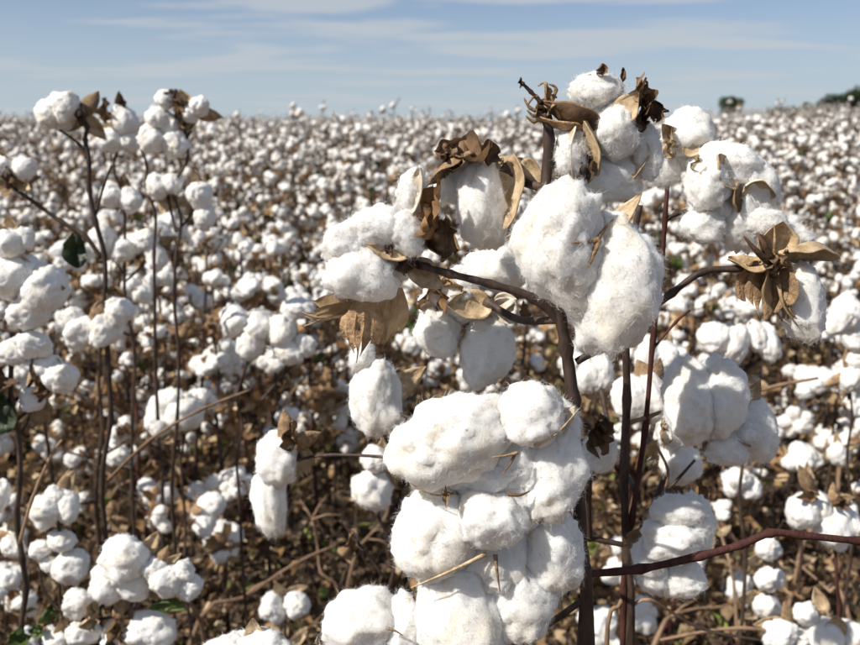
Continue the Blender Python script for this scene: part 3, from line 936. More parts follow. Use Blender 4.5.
def build_far():
    """the rest of the field, too many to count: one mesh"""
    Vs, Fs, Ms, o = [], [], [], 0
    r = random.Random(3)
    P_O = np.array([(1, 0, 0), (-1, 0, 0), (0, 1, 0), (0, -1, 0), (0, 0, 1), (0, 0, -1)], float)
    F_O = np.array([(0, 2, 4), (2, 1, 4), (1, 3, 4), (3, 0, 4), (2, 0, 5), (1, 2, 5), (3, 1, 5), (0, 3, 5)])
    I0, IF0 = ico(1)
    lows = []
    for k in range(12):      # lopsided lumps for the farthest bolls
        q = random.Random(k)
        lows.append(I0 * np.array([[q.uniform(.7, 1.15)] for _ in range(len(I0))]))
    specs = [plant_spec(300 + k, 1.0) for k in range(14)]
    for (d, x, y) in stuff:
        sp = r.choice(specs)
        h = plant_height(d, r) if d < 12 else r.uniform(.76, 1.08)
        if r.random() < .14 and d > 12: h *= r.uniform(1.05, 1.20)
        z0 = gz(x, y)
        a = r.random() * 6.28; ca, sa = math.cos(a), math.sin(a)
        wide = 1.0 if d < 12 else float(np.interp(d, [12, 60], [1.1, 1.9]))
        A = np.array([[ca * wide, -sa * wide, 0], [sa * wide, ca * wide, 0], [0, 0, 1]]) * h
        org = np.array([x, y, z0])
        bl = sp['bolls']
        if d > 16: bl = [b for b in bl if b[0].z > .42]
        for (p, out, sc, k, spn) in bl:
            if k < 0:
                c = np.array(p[:]) @ A.T + org; V = []; F = []
                for _ in range(4):
                    hv = np.array([r.gauss(0, 1), r.gauss(0, 1), r.gauss(.2, .8)]); hv *= .036 * sc / np.linalg.norm(hv)
                    sd = np.cross(hv, [0.3, .2, 1]) * .42
                    F.append((len(V), len(V) + 1, len(V) + 2)); V += [c + hv * .5 - sd, c + hv * .5 + sd, c + hv * 1.1]
                V = np.array(V); F = np.array(F)
                Vs.append(V); Fs.append(F + o); Ms.append(np.full(len(F), r.choice([1, 1, 3]))); o += len(V)
                continue
            if d < 9.5:
                M = np.array(boll_matrix(p, out, sc * 1.05 / h ** .8, spn)); V, F, mi = BOLL_FAR[k]
                V = V @ M[:3, :3].T + M[:3, 3]
                V = V @ A.T + org
            else:
                c = np.array(p[:] ) @ A.T + org
                rr = .034 * sc * (1 if d < 25 else 1.15) * r.uniform(.8, 1.1)
                if d < 30:
                    V = lows[r.randrange(12)] * rr * np.array([r.uniform(.65, 1.3), r.uniform(.65, 1.3), r.uniform(.65, 1.35)]) + c; F = IF0
                else:
                    V = P_O * rr * np.array([r.uniform(.8, 1.2), r.uniform(.8, 1.2), r.uniform(.8, 1.2)]) + c; F = F_O
                mi = np.zeros(len(F), int)
                # brown husk chip at one side
                for _ in range(2):
                    hv = np.array([r.gauss(0, 1), r.gauss(-.3, 1), r.gauss(.2, .8)]); hv /= np.linalg.norm(hv)
                    sd = np.cross(hv, [0.3, .2, 1]); sd /= np.linalg.norm(sd)
                    Q = np.array([c + hv * rr * .75 - sd * rr * .8, c + hv * rr * .75 + sd * rr * .8, c + hv * rr * 1.6 + np.array([0, 0, rr * .6])])
                    F = np.concatenate([F, [[len(V), len(V) + 1, len(V) + 2]]]); V = np.concatenate([V, Q]); mi = np.append(mi, r.choice([1, 3]))
            Vs.append(V); Fs.append(F + o); Ms.append(mi); o += len(V)
        # stems and branches: three-sided sticks
        paths = [(sp['stem'][::3] + [sp['stem'][-1] + Vector((r.gauss(0, .02), r.gauss(0, .02), r.uniform(.02, .09)))], .006)]
        if d < 22: paths += [(b, .003) for b in sp['branches']]
        for pth, rad in paths:
            rad *= 1 if d < 15 else 1.5
            pts = np.array([q[:] for q in pth]) @ A.T + org
            n = len(pts)
            ring = np.array([(1, 0, 0), (-.5, .87, 0), (-.5, -.87, 0)]) * rad
            V = (pts[:, None, :] + ring[None]).reshape(-1, 3)
            if len(pth) and rad < .005: V = (pts[:, None, :] + ring[None][:, :, [2, 0, 1]]).reshape(-1, 3)
            F = []
            for i in range(n - 1):
                for k in range(3):
                    k2 = (k + 1) % 3
                    F += [(i * 3 + k, i * 3 + k2, i * 3 + 3 + k2), (i * 3 + k, i * 3 + 3 + k2, i * 3 + 3 + k)]
            F = np.array(F)
            Vs.append(V); Fs.append(F + o); Ms.append(np.full(len(F), 2)); o += len(V)
        # dead leaves on the plant
        if d < 30:
            for (p, k, a2, ti, sc) in sp['leaves']:
                c = np.array(p[:]) @ A.T + org; s = .028 * sc
                u = np.array([math.cos(a2), math.sin(a2), ti * .6]) * s; w = np.array([-math.sin(a2), math.cos(a2), .4]) * s * .8
                V = np.array([c - u, c + w, c + u + [0, 0, s * .5], c - w]); F = np.array([(0, 1, 2), (0, 2, 3)])
                Vs.append(V); Fs.append(F + o); Ms.append(np.full(2, 3)); o += 4
    V = np.concatenate(Vs); F = np.concatenate(Fs); M = np.concatenate(Ms)
    ob = mesh_obj('far_cotton_plants', np_mesh('far_cotton_plants', V, F, [M_LINT3, M_HUSK_OUT, M_BARK, M_CRUMPLE], M))
    ob['kind'] = 'stuff'; ob['label'] = 'far rows of cotton plants reaching the skyline as one white mass'; ob['category'] = 'cotton field'
    print('far plants', len(stuff), 'tris', len(F), 'individuals', n_ind)
build_far()


# ------------------------------------------------------------------ hand-placed foreground plants
FACE = Vector((0, -1, 0.12))          # towards the viewer's side of the field
class Plant:
    def __init__(s, Y, root_px, label, stems, bark=None, wpx=10, name='cotton_plant', group=None, close=False):
        """stems: list of (pixel path from low to high with optional own distance, width px). The first one is carried down to the ground"""
        s.Y, s.close = Y, close
        s.bark = bark or M_BARK
        s.stems = []
        p0 = at(*root_px, Y)
        base = Vector((p0.x, p0.y, gz(p0.x, p0.y) - .01))
        s.t = thing(name, label, 'cotton plant', base, group)
        s.base = base
        for i, st in enumerate(stems):
            path, w = st[0], st[1]
            m = st[2] if len(st) > 2 else s.bark
            pts = [at(q[0], q[1], q[2] if len(q) > 2 else Y) for q in path]
            k = w * sz(pts[-1]) * .5
            if len(st) > 3 or i == 0:
                low = pts[0]
                foot = Vector((low.x + (base.x - low.x) * .8 + i * .01, low.y + i * .008, gz(low.x, low.y) - .02))
                mid = foot.lerp(low, .5) + Vector((.008, .004, 0))
                pts = [foot, mid] + pts
            s.stems.append(pts)
            kk = 1 if close else .74
            s.tube('stem', pts, k * 1.25 * kk, k * .8 * kk, 5, 9 if close else 6, m)
    def loc(s, p): return Vector(p) - s.base
    def tube(s, name, pts, r0, r1, n, sides, m, parent=None, knots=True):
        if name == 'stem' and not s.close:
            q = random.Random(len(pts) + int(pts[-1].x * 999)); pts = spline(pts, 2)
            pts = [p + Vector((q.gauss(0, .004), q.gauss(0, .004), 0)) if 0 < i < len(pts) - 1 else p for i, p in enumerate(pts)]
        pts = spline(pts, n)
        N = len(pts)
        rr = random.Random(int(abs(pts[0].x) * 1e5) % 9973)
        rads = [(r0 + (r1 - r0) * i / (N - 1)) * (1 + rr.uniform(-.07, .09)) for i in range(N)]
        if knots:
            for i in range(n, N - 1, n): rads[i] *= 1.34
        mb = MB(); mb.tube([s.loc(p) for p in pts], rads, sides)
        return mesh_obj(name, mb.mesh(name, [m]), parent or s.t)
    def branch(s, path, w, m=None, Y=None, w1=None, sides=None):
        Y = Y or s.Y
        pts = [at(q[0], q[1], q[2] if len(q) > 2 else Y) for q in path]
        k = sz(pts[0]) * .5
        s.tube('branch', pts, w * k, (w1 or w * .75) * k, 5, sides or (8 if s.close else 5), m or s.bark)
        return pts
    def boll(s, base, locks, pets=(), bracts=(), leaves=(), lines=(), Y=None, auto=0, stalk=None, seed=0, label=None):
        """base (px,py,dz); locks (px,py,w,h,angle,dz); pets (bx,by,tx,ty,w,N,dz0,dz1,inside,outside)"""
        Y = Y or s.Y
        B = at(base[0], base[1], Y, base[2] if len(base) > 2 else 0)
        k = sz(B)
        mb = MB()
        r = random.Random(int(base[0] * 31 + base[1] * 7 + seed))
        # receptacle: knob with the stub of its stalk
        if stalk is not None:
            S = stalk if isinstance(stalk, Vector) else at(stalk[0], stalk[1], stalk[3] if len(stalk) > 3 else Y, stalk[2] if len(stalk) > 2 else 0)
        else:
            best = None
            for st in s.stems:
                for q in spline(st, 6):
                    tgt = B + Vector((0, 0, -.05))
                    d = (q - tgt).length
                    if best is None or d < best[0]: best = (d, q)
            S = best[1]
        mid = S.lerp(B, .5) + Vector((0, .004, -.10 * (B - S).length))
        rk = .0016 if not s.close else .0021
        pth = spline([S - s.base, mid - s.base, B - s.base], 5)
        mb.tube(pth, [rk * 1.25] * (len(pth) - 3) + [rk * 1.2, rk * 1.7, rk * 2.3], 7, 0)
        bo = mesh_obj('cotton_boll', mb.mesh('cotton_boll', [s.bark]), s.t)
        if label: bo['label'] = label
        for i, L in enumerate(locks):
            cx, cy, w, h = L[:4]; ang = L[4] if len(L) > 4 else r.uniform(-12, 12); dz = L[5] if len(L) > 5 else 0
            C = at(cx, cy, Y, dz); kk = sz(C)
            rx, rz = w * kk * .5, h * kk * .5
            ry = min(rx, rz) * (L[6] if len(L) > 6 else .95)
            view = (C - cam.location).normalized()
            X = RGT - view * RGT.dot(view); X.normalize(); Zv = X.cross(view)
            c, sn = math.cos(R(ang)), math.sin(R(ang))
            X2 = X * c + Zv * sn; Z2 = -X * sn + Zv * c
            M = Matrix((X2, view, Z2)).transposed().to_4x4()
            M.translation = s.loc(C)
            sd = int(cx * 13 + cy * 7 + i)
            if s.close:
                me = lock_mesh_close('cotton_lock', sd, (rx, ry, rz), L[7] if len(L) > 7 else .08, L[8] if len(L) > 8 else None)
                mesh_obj('cotton_lock', me, bo, M)
            else:
                g = .98 / .02
                spin = Matrix.Rotation(r.random() * 6.28, 4, Vector((r.gauss(0, 1), r.gauss(0, 1), r.gauss(0, 1))).normalized())
                mesh_obj('cotton_lock', LOCK_N[sd % NLOCK], bo, M @ Matrix.Diagonal((rx * g * .95, ry * g, rz * g * .95, 1)) @ spin)
        for i, q in enumerate(pets):
            bx, by, tx, ty, w = q[:5]; N = Vector(q[5]) if len(q) > 5 and q[5] else FACE
            d0 = q[6] if len(q) > 6 else 0; d1 = q[7] if len(q) > 7 else 0
            P0 = s.loc(at(bx, by, Y, d0)); P1 = s.loc(at(tx, ty, Y, d1))
            kw = q[10] if len(q) > 10 else {}
            me = petal_mesh('husk_segment', P0, P1, w * k, N, q[8] if len(q) > 8 and q[8] else None, q[9] if len(q) > 9 and q[9] else None, seed=i + base[0], **kw)
            mesh_obj('husk_segment', me, bo)
        for i, q in enumerate(bracts):
            bx, by, tx, ty, w = q[:5]; N = Vector(q[5]) if len(q) > 5 and q[5] else FACE
            d0 = q[6] if len(q) > 6 else 0; d1 = q[7] if len(q) > 7 else 0
            me = bract_mesh('bract', s.loc(at(bx, by, Y, d0)), s.loc(at(tx, ty, Y, d1)), w * k, N, seed=i + int(base[0]), m=q[8] if len(q) > 8 else None, teeth=q[9] if len(q) > 9 else 9)
            mesh_obj('bract', me, bo)
        for i, q in enumerate(leaves):
            s.leaf(*q, Y=Y, parent=bo)
        for i, q in enumerate(lines):
            pts = [at(a[0], a[1], Y, a[2]) for a in q[0]]
            mb = MB(); pts = spline([s.loc(p) for p in pts], 4)
            N = len(pts)
            mb.tube(pts, [q[1] * k * .5 * (1 - .8 * j / (N - 1)) for j in range(N)], 5)
            mesh_obj('husk_rib', mb.mesh('husk_rib', [q[2] if len(q) > 2 else M_HUSK_OUT]), bo)
        if auto:
            X = RGT; Zv = Vector((0, 0, 1))
            for i in range(auto):
                a = r.random() * 6.28 if i else r.uniform(1.0, 2.2)
                D = X * math.cos(a) + Zv * math.sin(a) + Vector((0, r.uniform(-.3, .7), 0))
                tip = B + D.normalized() * r.uniform(.030, .048)
                N = (Vector((0, -1, 0)) * r.choice([1, 1, -1]) - D * .4)
                me = petal_mesh('husk_segment', s.loc(B), s.loc(tip), r.uniform(.016, .024), N, seed=i + base[0], cup=.5, nu=6, nv=4)
                mesh_obj('husk_segment', me, bo)
            a = r.uniform(3.4, 6.0)
            D = X * math.cos(a) + Zv * math.sin(a) + Vector((0, r.uniform(-.2, .5), 0))
            me = bract_mesh('bract', s.loc(B), s.loc(B + D * .036), .026, FACE, 5, seed=int(base[1]))
            mesh_obj('bract', me, bo)
        return bo
    def leaf(s, px, py, w, h, m, seed=1, dz=0, N=None, U=None, crumple=.8, Y=None, parent=None, name='dry_leaf'):
        C = at(px, py, Y or s.Y, dz); k = sz(C)
        me = leaf_mesh(name, s.loc(C), w * k, h * k, N or FACE, U or (0, 0, 1), seed, m, crumple)
        return mesh_obj(name, me, parent or s.t)

# ---- the tall plant in the middle
A = Plant(.50, (586, 645), 'tall foreground cotton plant in the middle with the largest clustered open bolls',
          [([(586, 645), (582, 560), (578, 480), (573, 400), (566, 348), (558, 300), (553, 250), (546, 192), (549, 140), (546, 112)], 13)], close=True)
A.branch([(563, 326), (535, 299), (490, 284), (450, 274), (418, 265)], 9, w1=7)
A.branch([(576, 362), (610, 342), (640, 320), (672, 293), (703, 272), (735, 269), (766, 267)], 8, w1=6)
A.branch([(586, 574), (640, 569), (700, 556), (740, 545), (770, 533), (800, 535), (860, 541), (930, 545)], 8, w1=7, m=M_REDBARK)
A.branch([(577, 470), (500, 480, .56), (400, 459, .68), (330, 455, .71), (290, 462, .72), (255, 474, .72)], 6, w1=3)
A.branch([(574, 420), (480, 425, .56), (410, 418, .60), (385, 400, .62)], 5, w1=3)
A.branch([(583, 600), (520, 640, .51), (440, 660, .51), (395, 650, .51)], 7)
# withered shoot tip with curled bracts
A.branch([(546, 116), (540, 102), (531, 92), (522, 83)], 5, w1=3)
A.leaf(521, 82, 9, 8, M_DARKLEAF, 3, crumple=.9)
for k, (x0, y0, x1, y1, x2, y2) in enumerate([(545, 112, 536, 96, 527, 106), (545, 110, 546, 84, 538, 86), (547, 112, 556, 90, 549, 84), (544, 114, 530, 108, 524, 98), (545, 115, 534, 116, 527, 110), (546, 108, 552, 96, 557, 98), (543, 116, 534, 122, 526, 116)]):
    A.branch([(x0, y0), (x1, y1), (x2, y2)], 5, M_HUSK_OUT, w1=1.6, sides=5)
A.leaf(548, 100, 24, 22, M_BRACT, 8, crumple=1.1); A.leaf(540, 112, 22, 18, M_HUSK_OUT, 12, crumple=1.1)
# two-lock boll in the centre
A.boll((592, 243, -6), [(560, 251, 92, 134, 8, 0, .85, -.28, .30), (618, 286, 84, 142, -9, -2, .85, -.06, -.20), (590, 278, 52, 100, 0, 22)], Y=.47,
       pets=[(598, 240, 646, 197, 24, (-.5, -.6, .6), 0, 8, M_HUSK_IN, M_BRACT), (600, 262, 655, 290, 40, (-.5, -.8, .2), 40, 40)],
       lines=[([(593, 243, -26), (580, 245, -32), (566, 246, -37)], 8), ([(593, 243, -26), (588, 256, -31), (582, 270, -32)], 8), ([(593, 243, -20), (600, 232, -18), (612, 220, -6)], 6)],
       stalk=(556, 300, 0, .5), label='two-lock boll')
A.boll((592, 146, 10), [(597, 89, 54, 36, 8, 6), (614, 132, 46, 56, 5, -4), (572, 154, 34, 50, 0, -4), (603, 176, 82, 46, 0, 14), (647, 150, 30, 60, 12, 4), (600, 110, 50, 40, 0, 20)],
       pets=[(598, 126, 541, 110, 34, (0, .6, .8), -6, -8, M_HUSK_OUT, M_DARKLEAF), (585, 128, 535, 124, 26, (0, .2, 1), -2, -4, M_HUSK_OUT, M_HUSK_OUT),
             (612, 124, 634, 99, 28, (-.1, -.8, .5), -16, -22, M_HUSK_IN, M_HUSK_PALE), (590, 178, 588, 124, 30, (-.9, -.4, 0), -12, -16, M_HUSK_IN, M_HUSK_OUT),
             (575, 180, 566, 130, 24, (.9, -.5, 0), -8, -10, M_HUSK_PALE, M_HUSK_IN), (640, 140, 636, 180, 22, (-.8, -.6, 0), -4, -6)],
       leaves=[(601, 72, 13, 13, M_DARKLEAF, 26, -4, None, None, .7), (621, 77, 8, 14, M_DARKLEAF, 27, -8, None, None, .6), (590, 78, 16, 8, M_DARKLEAF, 28, 2, None, None, .6), (583, 170, 20, 30, M_DARKLEAF, 29, -16, None, None, .7), (640, 100, 24, 30, M_CRUMPLE, 24, -14), (638, 94, 26, 28, M_CRUMPLE, 21, -6), (652, 112, 30, 22, M_DARKLEAF, 22, -8), (640, 118, 24, 26, M_DARKLEAF, 25, -12), (565, 172, 30, 26, M_BRACT, 23, 6)],
       lines=[([(560, 120, -4), (552, 104, -8), (548, 90, -8)], 5)], stalk=(547, 165, 0))
A.boll((505, 165, 6), [(482, 203, 50, 92, 3, 0), (452, 186, 36, 30, 0, 16), (470, 172, 40, 40, 0, 16)], Y=.52,
       pets=[(508, 156, 512, 230, 44, (-.75, -.6, .1), -4, -14, M_HUSK_IN, M_HUSK_OUT), (524, 160, 546, 200, 18, (-.4, -.8, 0), -6, -8, M_HUSK_IN, M_BRACT), (515, 160, 538, 190, 24, (.3, -.8, 0), 0, 0),
             (476, 158, 424, 180, 40, (.2, -.3, -1), -6, 0, M_HUSK_OUT, M_HUSK_OUT)],
       leaves=[(470, 152, 58, 40, M_CRUMPLE, 31, -6, (0, -.6, .8), (1, 0, 0), .45), (452, 158, 34, 30, M_HUSK_OUT, 33, -6), (490, 156, 36, 18, M_DARKLEAF, 36, -10, None, (1, 0, 0), .5), (446, 150, 26, 22, M_CRUMPLE, 37, -4, None, (1, 0, 0), .5)], stalk=(547, 188, 0, .5))
A.boll((412, 262, 6), [(348, 243, 54, 46, 10, 2), (376, 228, 56, 46, 0, 0), (405, 234, 42, 48, 0, -2), (364, 270, 74, 64, -12, -6, .8, .3), (352, 262, 52, 56, 0, 14), (411, 190, 28, 52, -12, 10), (388, 262, 50, 40, 0, 22)],
       pets=[(408, 256, 366, 250, 20, (0, -.7, .7), -14, -22, M_HUSK_IN, M_HUSK_OUT), (406, 214, 424, 170, 24, (-.6, -.7, .2), -4, -4, M_HUSK_PALE, M_HUSK_IN), (412, 262, 440, 288, 30, (0, -.8, .4), 4, 10)],
       bracts=[(372, 292, 302, 326, 36, (.3, .5, .8), 0, 4, M_BRACT, 7), (366, 296, 358, 360, 38, (.2, .9, .2), -6, -16, M_HUSK_OUT, 5), (392, 286, 384, 348, 36, (-.2, .9, .2), 2, -2, M_BRACT, 6)],
       leaves=[(432, 210, 28, 54, M_TANLEAF, 41, -6, (-.6, -.7, .3), None, .6), (424, 222, 30, 40, M_TANLEAF, 42, -10, (-.5, -.7, .5), None, .6), (440, 238, 46, 40, M_HUSK_OUT, 43, 6), (405, 262, 36, 26, M_DARKLEAF, 44, -6), (390, 248, 60, 8, M_DARKLEAF, 47, -16, None, (1, 0, 0))],
       lines=[([(366, 308, -8), (362, 330, -14), (358, 362, -16)], 4, M_DARKLEAF)], stalk=(428, 267, 0))
A.boll((487, 302, -4), [(437, 331, 46, 54, 0, 0), (487, 351, 54, 76, -6, -6), (497, 268, 64, 46, 0, 16), (462, 285, 44, 40, 0, 16), (450, 300, 60, 50, 0, 12)], Y=.56,
       pets=[(490, 304, 446, 308, 34, (.1, -.8, .5), -12, -20, M_HUSK_IN, M_HUSK_PALE), (492, 304, 520, 322, 26, (-.1, -.9, .3), -10, -14, M_HUSK_PALE, M_HUSK_IN), (494, 302, 516, 300, 18, (0, -.9, .3), -8, -10, M_HUSK_PALE, M_HUSK_IN)],
       leaves=[(432, 298, 40, 44, M_TANLEAF, 51, -4), (446, 286, 46, 18, M_BRACT, 52, -8), (522, 312, 16, 22, M_CRUMPLE, 53, -6)], stalk=(556, 320, 0, .5))
A.boll((384, 402, 20), [(376, 398, 52, 76, 0, 0), (362, 358, 26, 34, 0, 6)], Y=.62, pets=[(378, 380, 352, 345, 26, None, 10, 10)], auto=2, stalk=(385, 400, 20))
A.boll((290, 446, 0), [(277, 458, 40, 56, 0, 0), (269, 492, 34, 86, 3, -2), (272, 520, 26, 30, 0, 0)], Y=.72, auto=2, leaves=[(292, 437, 24, 26, M_CRUMPLE, 61, -8), (296, 428, 10, 20, M_HUSK_IN, 62, -10)], stalk=(300, 460, 0))
# great double cluster low in the middle
A.boll((508, 452, -10), [(452, 441, 132, 86, 24, -2, 1.0, 0, .1), (529, 414, 68, 66, 20, -8), (553, 472, 64, 98, -14, -6, .9, -.1), (520, 460, 84, 60, 20, 4), (495, 466, 100, 64, 10, 8), (565, 430, 36, 56, 0, 20)], Y=.47,
       pets=[(545, 440, 576, 404, 24, (-.3, -.8, .4), 0, -10, M_HUSK_PALE, M_HUSK_IN)],
       lines=[([(514, 447, -36), (503, 449, -40), (489, 450, -44)], 4), ([(512, 447, -36), (506, 458, -38), (498, 468, -38)], 4), ([(530, 442, -34), (552, 428, -36), (574, 405, -30)], 4, M_HUSK_IN)], stalk=(573, 440, 0, .5))
A.boll((490, 546, -4), [(490, 512, 72, 64, 0, -22), (436, 527, 82, 104, -10, 0), (460, 606, 88, 132, 6, -4), (522, 590, 72, 100, -8, -2, .9, -.1), (550, 546, 64, 94, 10, 2), (500, 560, 90, 90, 0, 18), (520, 500, 70, 70, 0, 8)], Y=.47,
       pets=[(530, 486, 538, 518, 26, (-.4, -.9, .3), -10, -22, M_HUSK_IN, M_HUSK_PALE), (536, 482, 548, 512, 20, (.4, -.9, .2), -8, -18, M_HUSK_PALE, M_HUSK_IN)],
       lines=[([(484, 545, -32), (452, 556, -46), (412, 575, -40)], 5, M_HUSK_IN), ([(493, 546, -30), (494, 560, -36), (497, 580, -36)], 5), ([(455, 486, -34), (432, 486, -40), (410, 476, -34)], 3), ([(505, 487, -34), (516, 487, -38), (526, 484, -34)], 5, M_DARKLEAF), ([(532, 487, -24), (541, 487, -30), (549, 485, -26)], 6, M_DARKLEAF)],
       leaves=[(537, 502, 20, 24, M_HUSK_IN, 71, -22), (446, 487, 26, 8, M_BRACT, 72, -40, None, (1, 0, 0))], stalk=(578, 530, 0, .5))
A.boll((395, 640, 10), [(362, 621, 78, 66, 0, 0), (407, 624, 46, 66, 0, -4), (436, 652, 44, 44, 0, 0), (380, 660, 60, 50, 0, 10)], Y=.51, leaves=[(418, 588, 14, 22, M_HUSK_IN, 81, -10)],
       lines=[([(390, 616, -34), (398, 618, -36), (404, 622, -36)], 3)], stalk=(440, 660, 0))
# spent bur on the right with one lock left
A.boll((770, 265, -2), [(804, 301, 44, 82, 3, 6), (776, 219, 38, 26, 0, 22), (806, 232, 40, 22, -15, 26)],
       pets=[(782, 258, 838, 258, 40, (0, -.45, -.9), -8, -4, M_HUSK_IN, M_HUSK_IN, dict(cup=.7, bend=.0)), (776, 256, 779, 222, 40, (0, -1, -.1), -8, -4, M_HUSK_IN, M_HUSK_OUT, dict(cup=.6)), (766, 264, 726, 262, 24, (0, -.5, .8), -4, -2, M_HUSK_IN, M_HUSK_IN), (770, 258, 752, 236, 20, (0.4, -.8, .3), -6, -10, M_HUSK_OUT, M_HUSK_OUT)],
       bracts=[(766, 262, 758, 320, 50, (-.4, -.9, .2), -8, -14, M_HUSK_OUT, 7), (776, 264, 778, 326, 44, (.4, -.9, .2), -10, -10, M_BRACT, 7)],
       lines=[([(762, 262, -14), (748, 252, -20), (737, 238, -18)], 9, M_DARKLEAF), ([(765, 258, -14), (757, 246, -18), (752, 234, -12)], 8, M_DARKLEAF), ([(770, 258, -10), (769, 240, -14), (771, 228, -8)], 5), ([(778, 285, -12), (784, 312, -16), (800, 328, -14)], 5), ([(774, 285, -12), (776, 306, -18), (790, 326, -18)], 5, M_BRACT)],
       leaves=[(770, 264, 34, 24, M_HUSK_OUT, 91, -10)], stalk=(745, 268, 0))

# ---- second plant just behind it on the right
Bp = Plant(.64, (630, 645), 'cotton plant with red and brown stems close behind the tall plant, on its right',
           [([(630, 645), (627, 560), (624, 470), (627, 400), (626, 335), (630, 260), (640, 205)], 8.5),
            ([(624, 590), (632, 520), (645, 430), (653, 340), (661, 280), (665, 220), (669, 166)], 5.5, M_REDBARK, 1),
            ([(606, 660), (622, 600), (641, 530)], 4.5, M_TWIG, 1)], close=True)
Bp.branch([(626, 424), (645, 418), (666, 412), (690, 420)], 5, M_TWIG)
Bp.branch([(664, 222), (676, 214), (700, 208), (728, 200)], 5)
Bp.branch([(624, 545), (600, 540), (585, 538)], 6)
Bp.branch([(640, 520), (668, 490), (695, 460)], 4)
Bp.branch([(625, 480), (606, 455), (598, 440)], 3.5)
Bp.branch([(652, 350), (676, 322), (690, 310)], 3, M_REDBARK)
Bp.branch([(628, 610), (650, 600), (700, 628), (760, 640)], 3.5, M_TWIG)
Bp.branch([(646, 430), (668, 470), (660, 500)], 3, M_TWIG)
Bp.boll((672, 146, 6), [(688, 133, 52, 50, 0, 0), (668, 165, 28, 42, 0, 6), (680, 152, 40, 36, 0, 16)], Y=.60, pets=[(676, 148, 656, 128, 18, None, -14, -16, M_HUSK_IN, M_HUSK_OUT), (678, 150, 694, 158, 16, None, -20, -22, M_HUSK_IN, M_HUSK_OUT), (670, 150, 660, 160, 16, None, -10, -12)],
        leaves=[(664, 142, 18, 22, M_BRACT, 5, -16)], stalk=(668, 172, 0, .64))
Bp.boll((735, 190, 0), [(706, 184, 44, 56, 0, -4), (703, 224, 44, 38, 0, -2), (741, 216, 40, 70, 6, 4), (731, 160, 62, 38, -22, 4), (757, 184, 42, 72, 22, 4), (725, 190, 50, 60, 0, 20), (715, 205, 44, 40, 0, 8)], Y=.58,
        pets=[(736, 186, 708, 160, 34, (-.3, -.6, .7), -14, -18, M_HUSK_IN, M_HUSK_PALE), (738, 192, 768, 196, 34, (-.1, -.7, -.7), -16, -18, M_HUSK_IN, M_HUSK_PALE), (735, 190, 728, 215, 20, (.6, -.7, 0), -14, -20, M_HUSK_OUT, M_HUSK_OUT)],
        leaves=[(726, 144, 26, 10, M_CRUMPLE, 6, 10, None, (1, 0, 0)), (694, 166, 20, 16, M_BRACT, 7, -8)], stalk=(725, 201, 0, .64))
Bp.boll((738, 430, 6), [(690, 400, 56, 88, 4, -4), (718, 397, 54, 84, -4, -6), (757, 430, 44, 68, 8, 8), (722, 446, 40, 34, 0, -14), (741, 431, 28, 28, 0, -14), (700, 420, 50, 50, 0, 12)], Y=.57, auto=1,
        lines=[([(740, 442, -26), (733, 440, -30), (727, 436, -30)], 3)], stalk=(690, 421, 0, .62), label='boll with three long bluish locks')
Bp.boll((668, 545, 10), [(676, 510, 54, 34, 0, -6), (694, 526, 40, 64, -12, 0), (670, 536, 58, 46, 0, -10), (648, 556, 32, 42, 0, 0), (680, 578, 50, 38, 0, 0), (654, 578, 32, 32, 0, 0)], Y=.60, auto=2, stalk=(632, 560, 0, .64))
Bp.boll((655, 392, 10), [(632, 398, 40, 46, 0, 0), (652, 398, 36, 50, 0, -3)], Y=.72, auto=2)
Bp.boll((668, 362, 10), [(648, 356, 26, 36, 0, 0), (664, 358, 30, 34, 0, 0)], Y=.85, auto=2)
Bp.boll((680, 445, 6), [(676, 432, 36, 34, 0, 0), (680, 462, 40, 46, 0, 0)], Y=.68, auto=2, leaves=[(662, 430, 18, 30, M_BRACT, 11, -10), (701, 492, 14, 34, M_CRUMPLE, 12, 0)])
Bp.boll((592, 452, 10), [(600, 452, 34, 40, 0, 0)], Y=.60, leaves=[(595, 433, 32, 34, M_CRUMPLE, 13, -16), (600, 424, 26, 20, M_CRUMPLE, 14, -12)], stalk=(590, 540, 0, .64))
Bp.boll((600, 380, 4), [(588, 376, 24, 34, 0, 0), (602, 372, 22, 40, 0, 0)], Y=.80, auto=1)

# ---- left side
C = Plant(1.05, (108, 560), 'tall bare-stemmed cotton plant at left with a white boll against the sky',
          [([(108, 560), (108, 420), (106, 335), (100, 255), (93, 190), (88, 140), (84, 120)], 7)])
C.branch([(101, 258), (85, 236), (62, 222), (38, 205), (14, 188)], 5); C.branch([(91, 162), (80, 145), (60, 130)], 3); C.branch([(96, 215), (104, 185), (112, 165)], 3); C.branch([(108, 480), (150, 440), (200, 410), (250, 390)], 3.5, M_TWIG)
C.boll((80, 114, 6), [(50, 113, 30, 36, 10, 0), (68, 107, 32, 36, 0, -4), (60, 118, 30, 26, 0, 8)], auto=2, stalk=(86, 126, 0), leaves=[(84, 118, 10, 24, M_DARKLEAF, 1, -6)])
C.boll((96, 322, -4), [(80, 332, 32, 42, 0, 0), (104, 330, 30, 48, 0, 2), (117, 310, 36, 28, -10, 2), (70, 318, 20, 24, 0, 8)], auto=3, stalk=(106, 345, 0))
C.boll((12, 180, 0), [(22, 168, 28, 26, 0, 2), (4, 168, 26, 24, 0, 0)], auto=3, stalk=(14, 188, 0), leaves=[(12, 178, 14, 22, M_DARKLEAF, 2, -6)])
C.leaf(76, 250, 30, 34, M_DKGREEN, 4, crumple=.4, name='leaf')
E = Plant(.92, (20, 620), 'cotton plant at the left edge with large white bolls and dark leaves',
          [([(24, 645), (20, 560), (18, 480), (16, 400), (22, 330), (24, 300)], 8)])
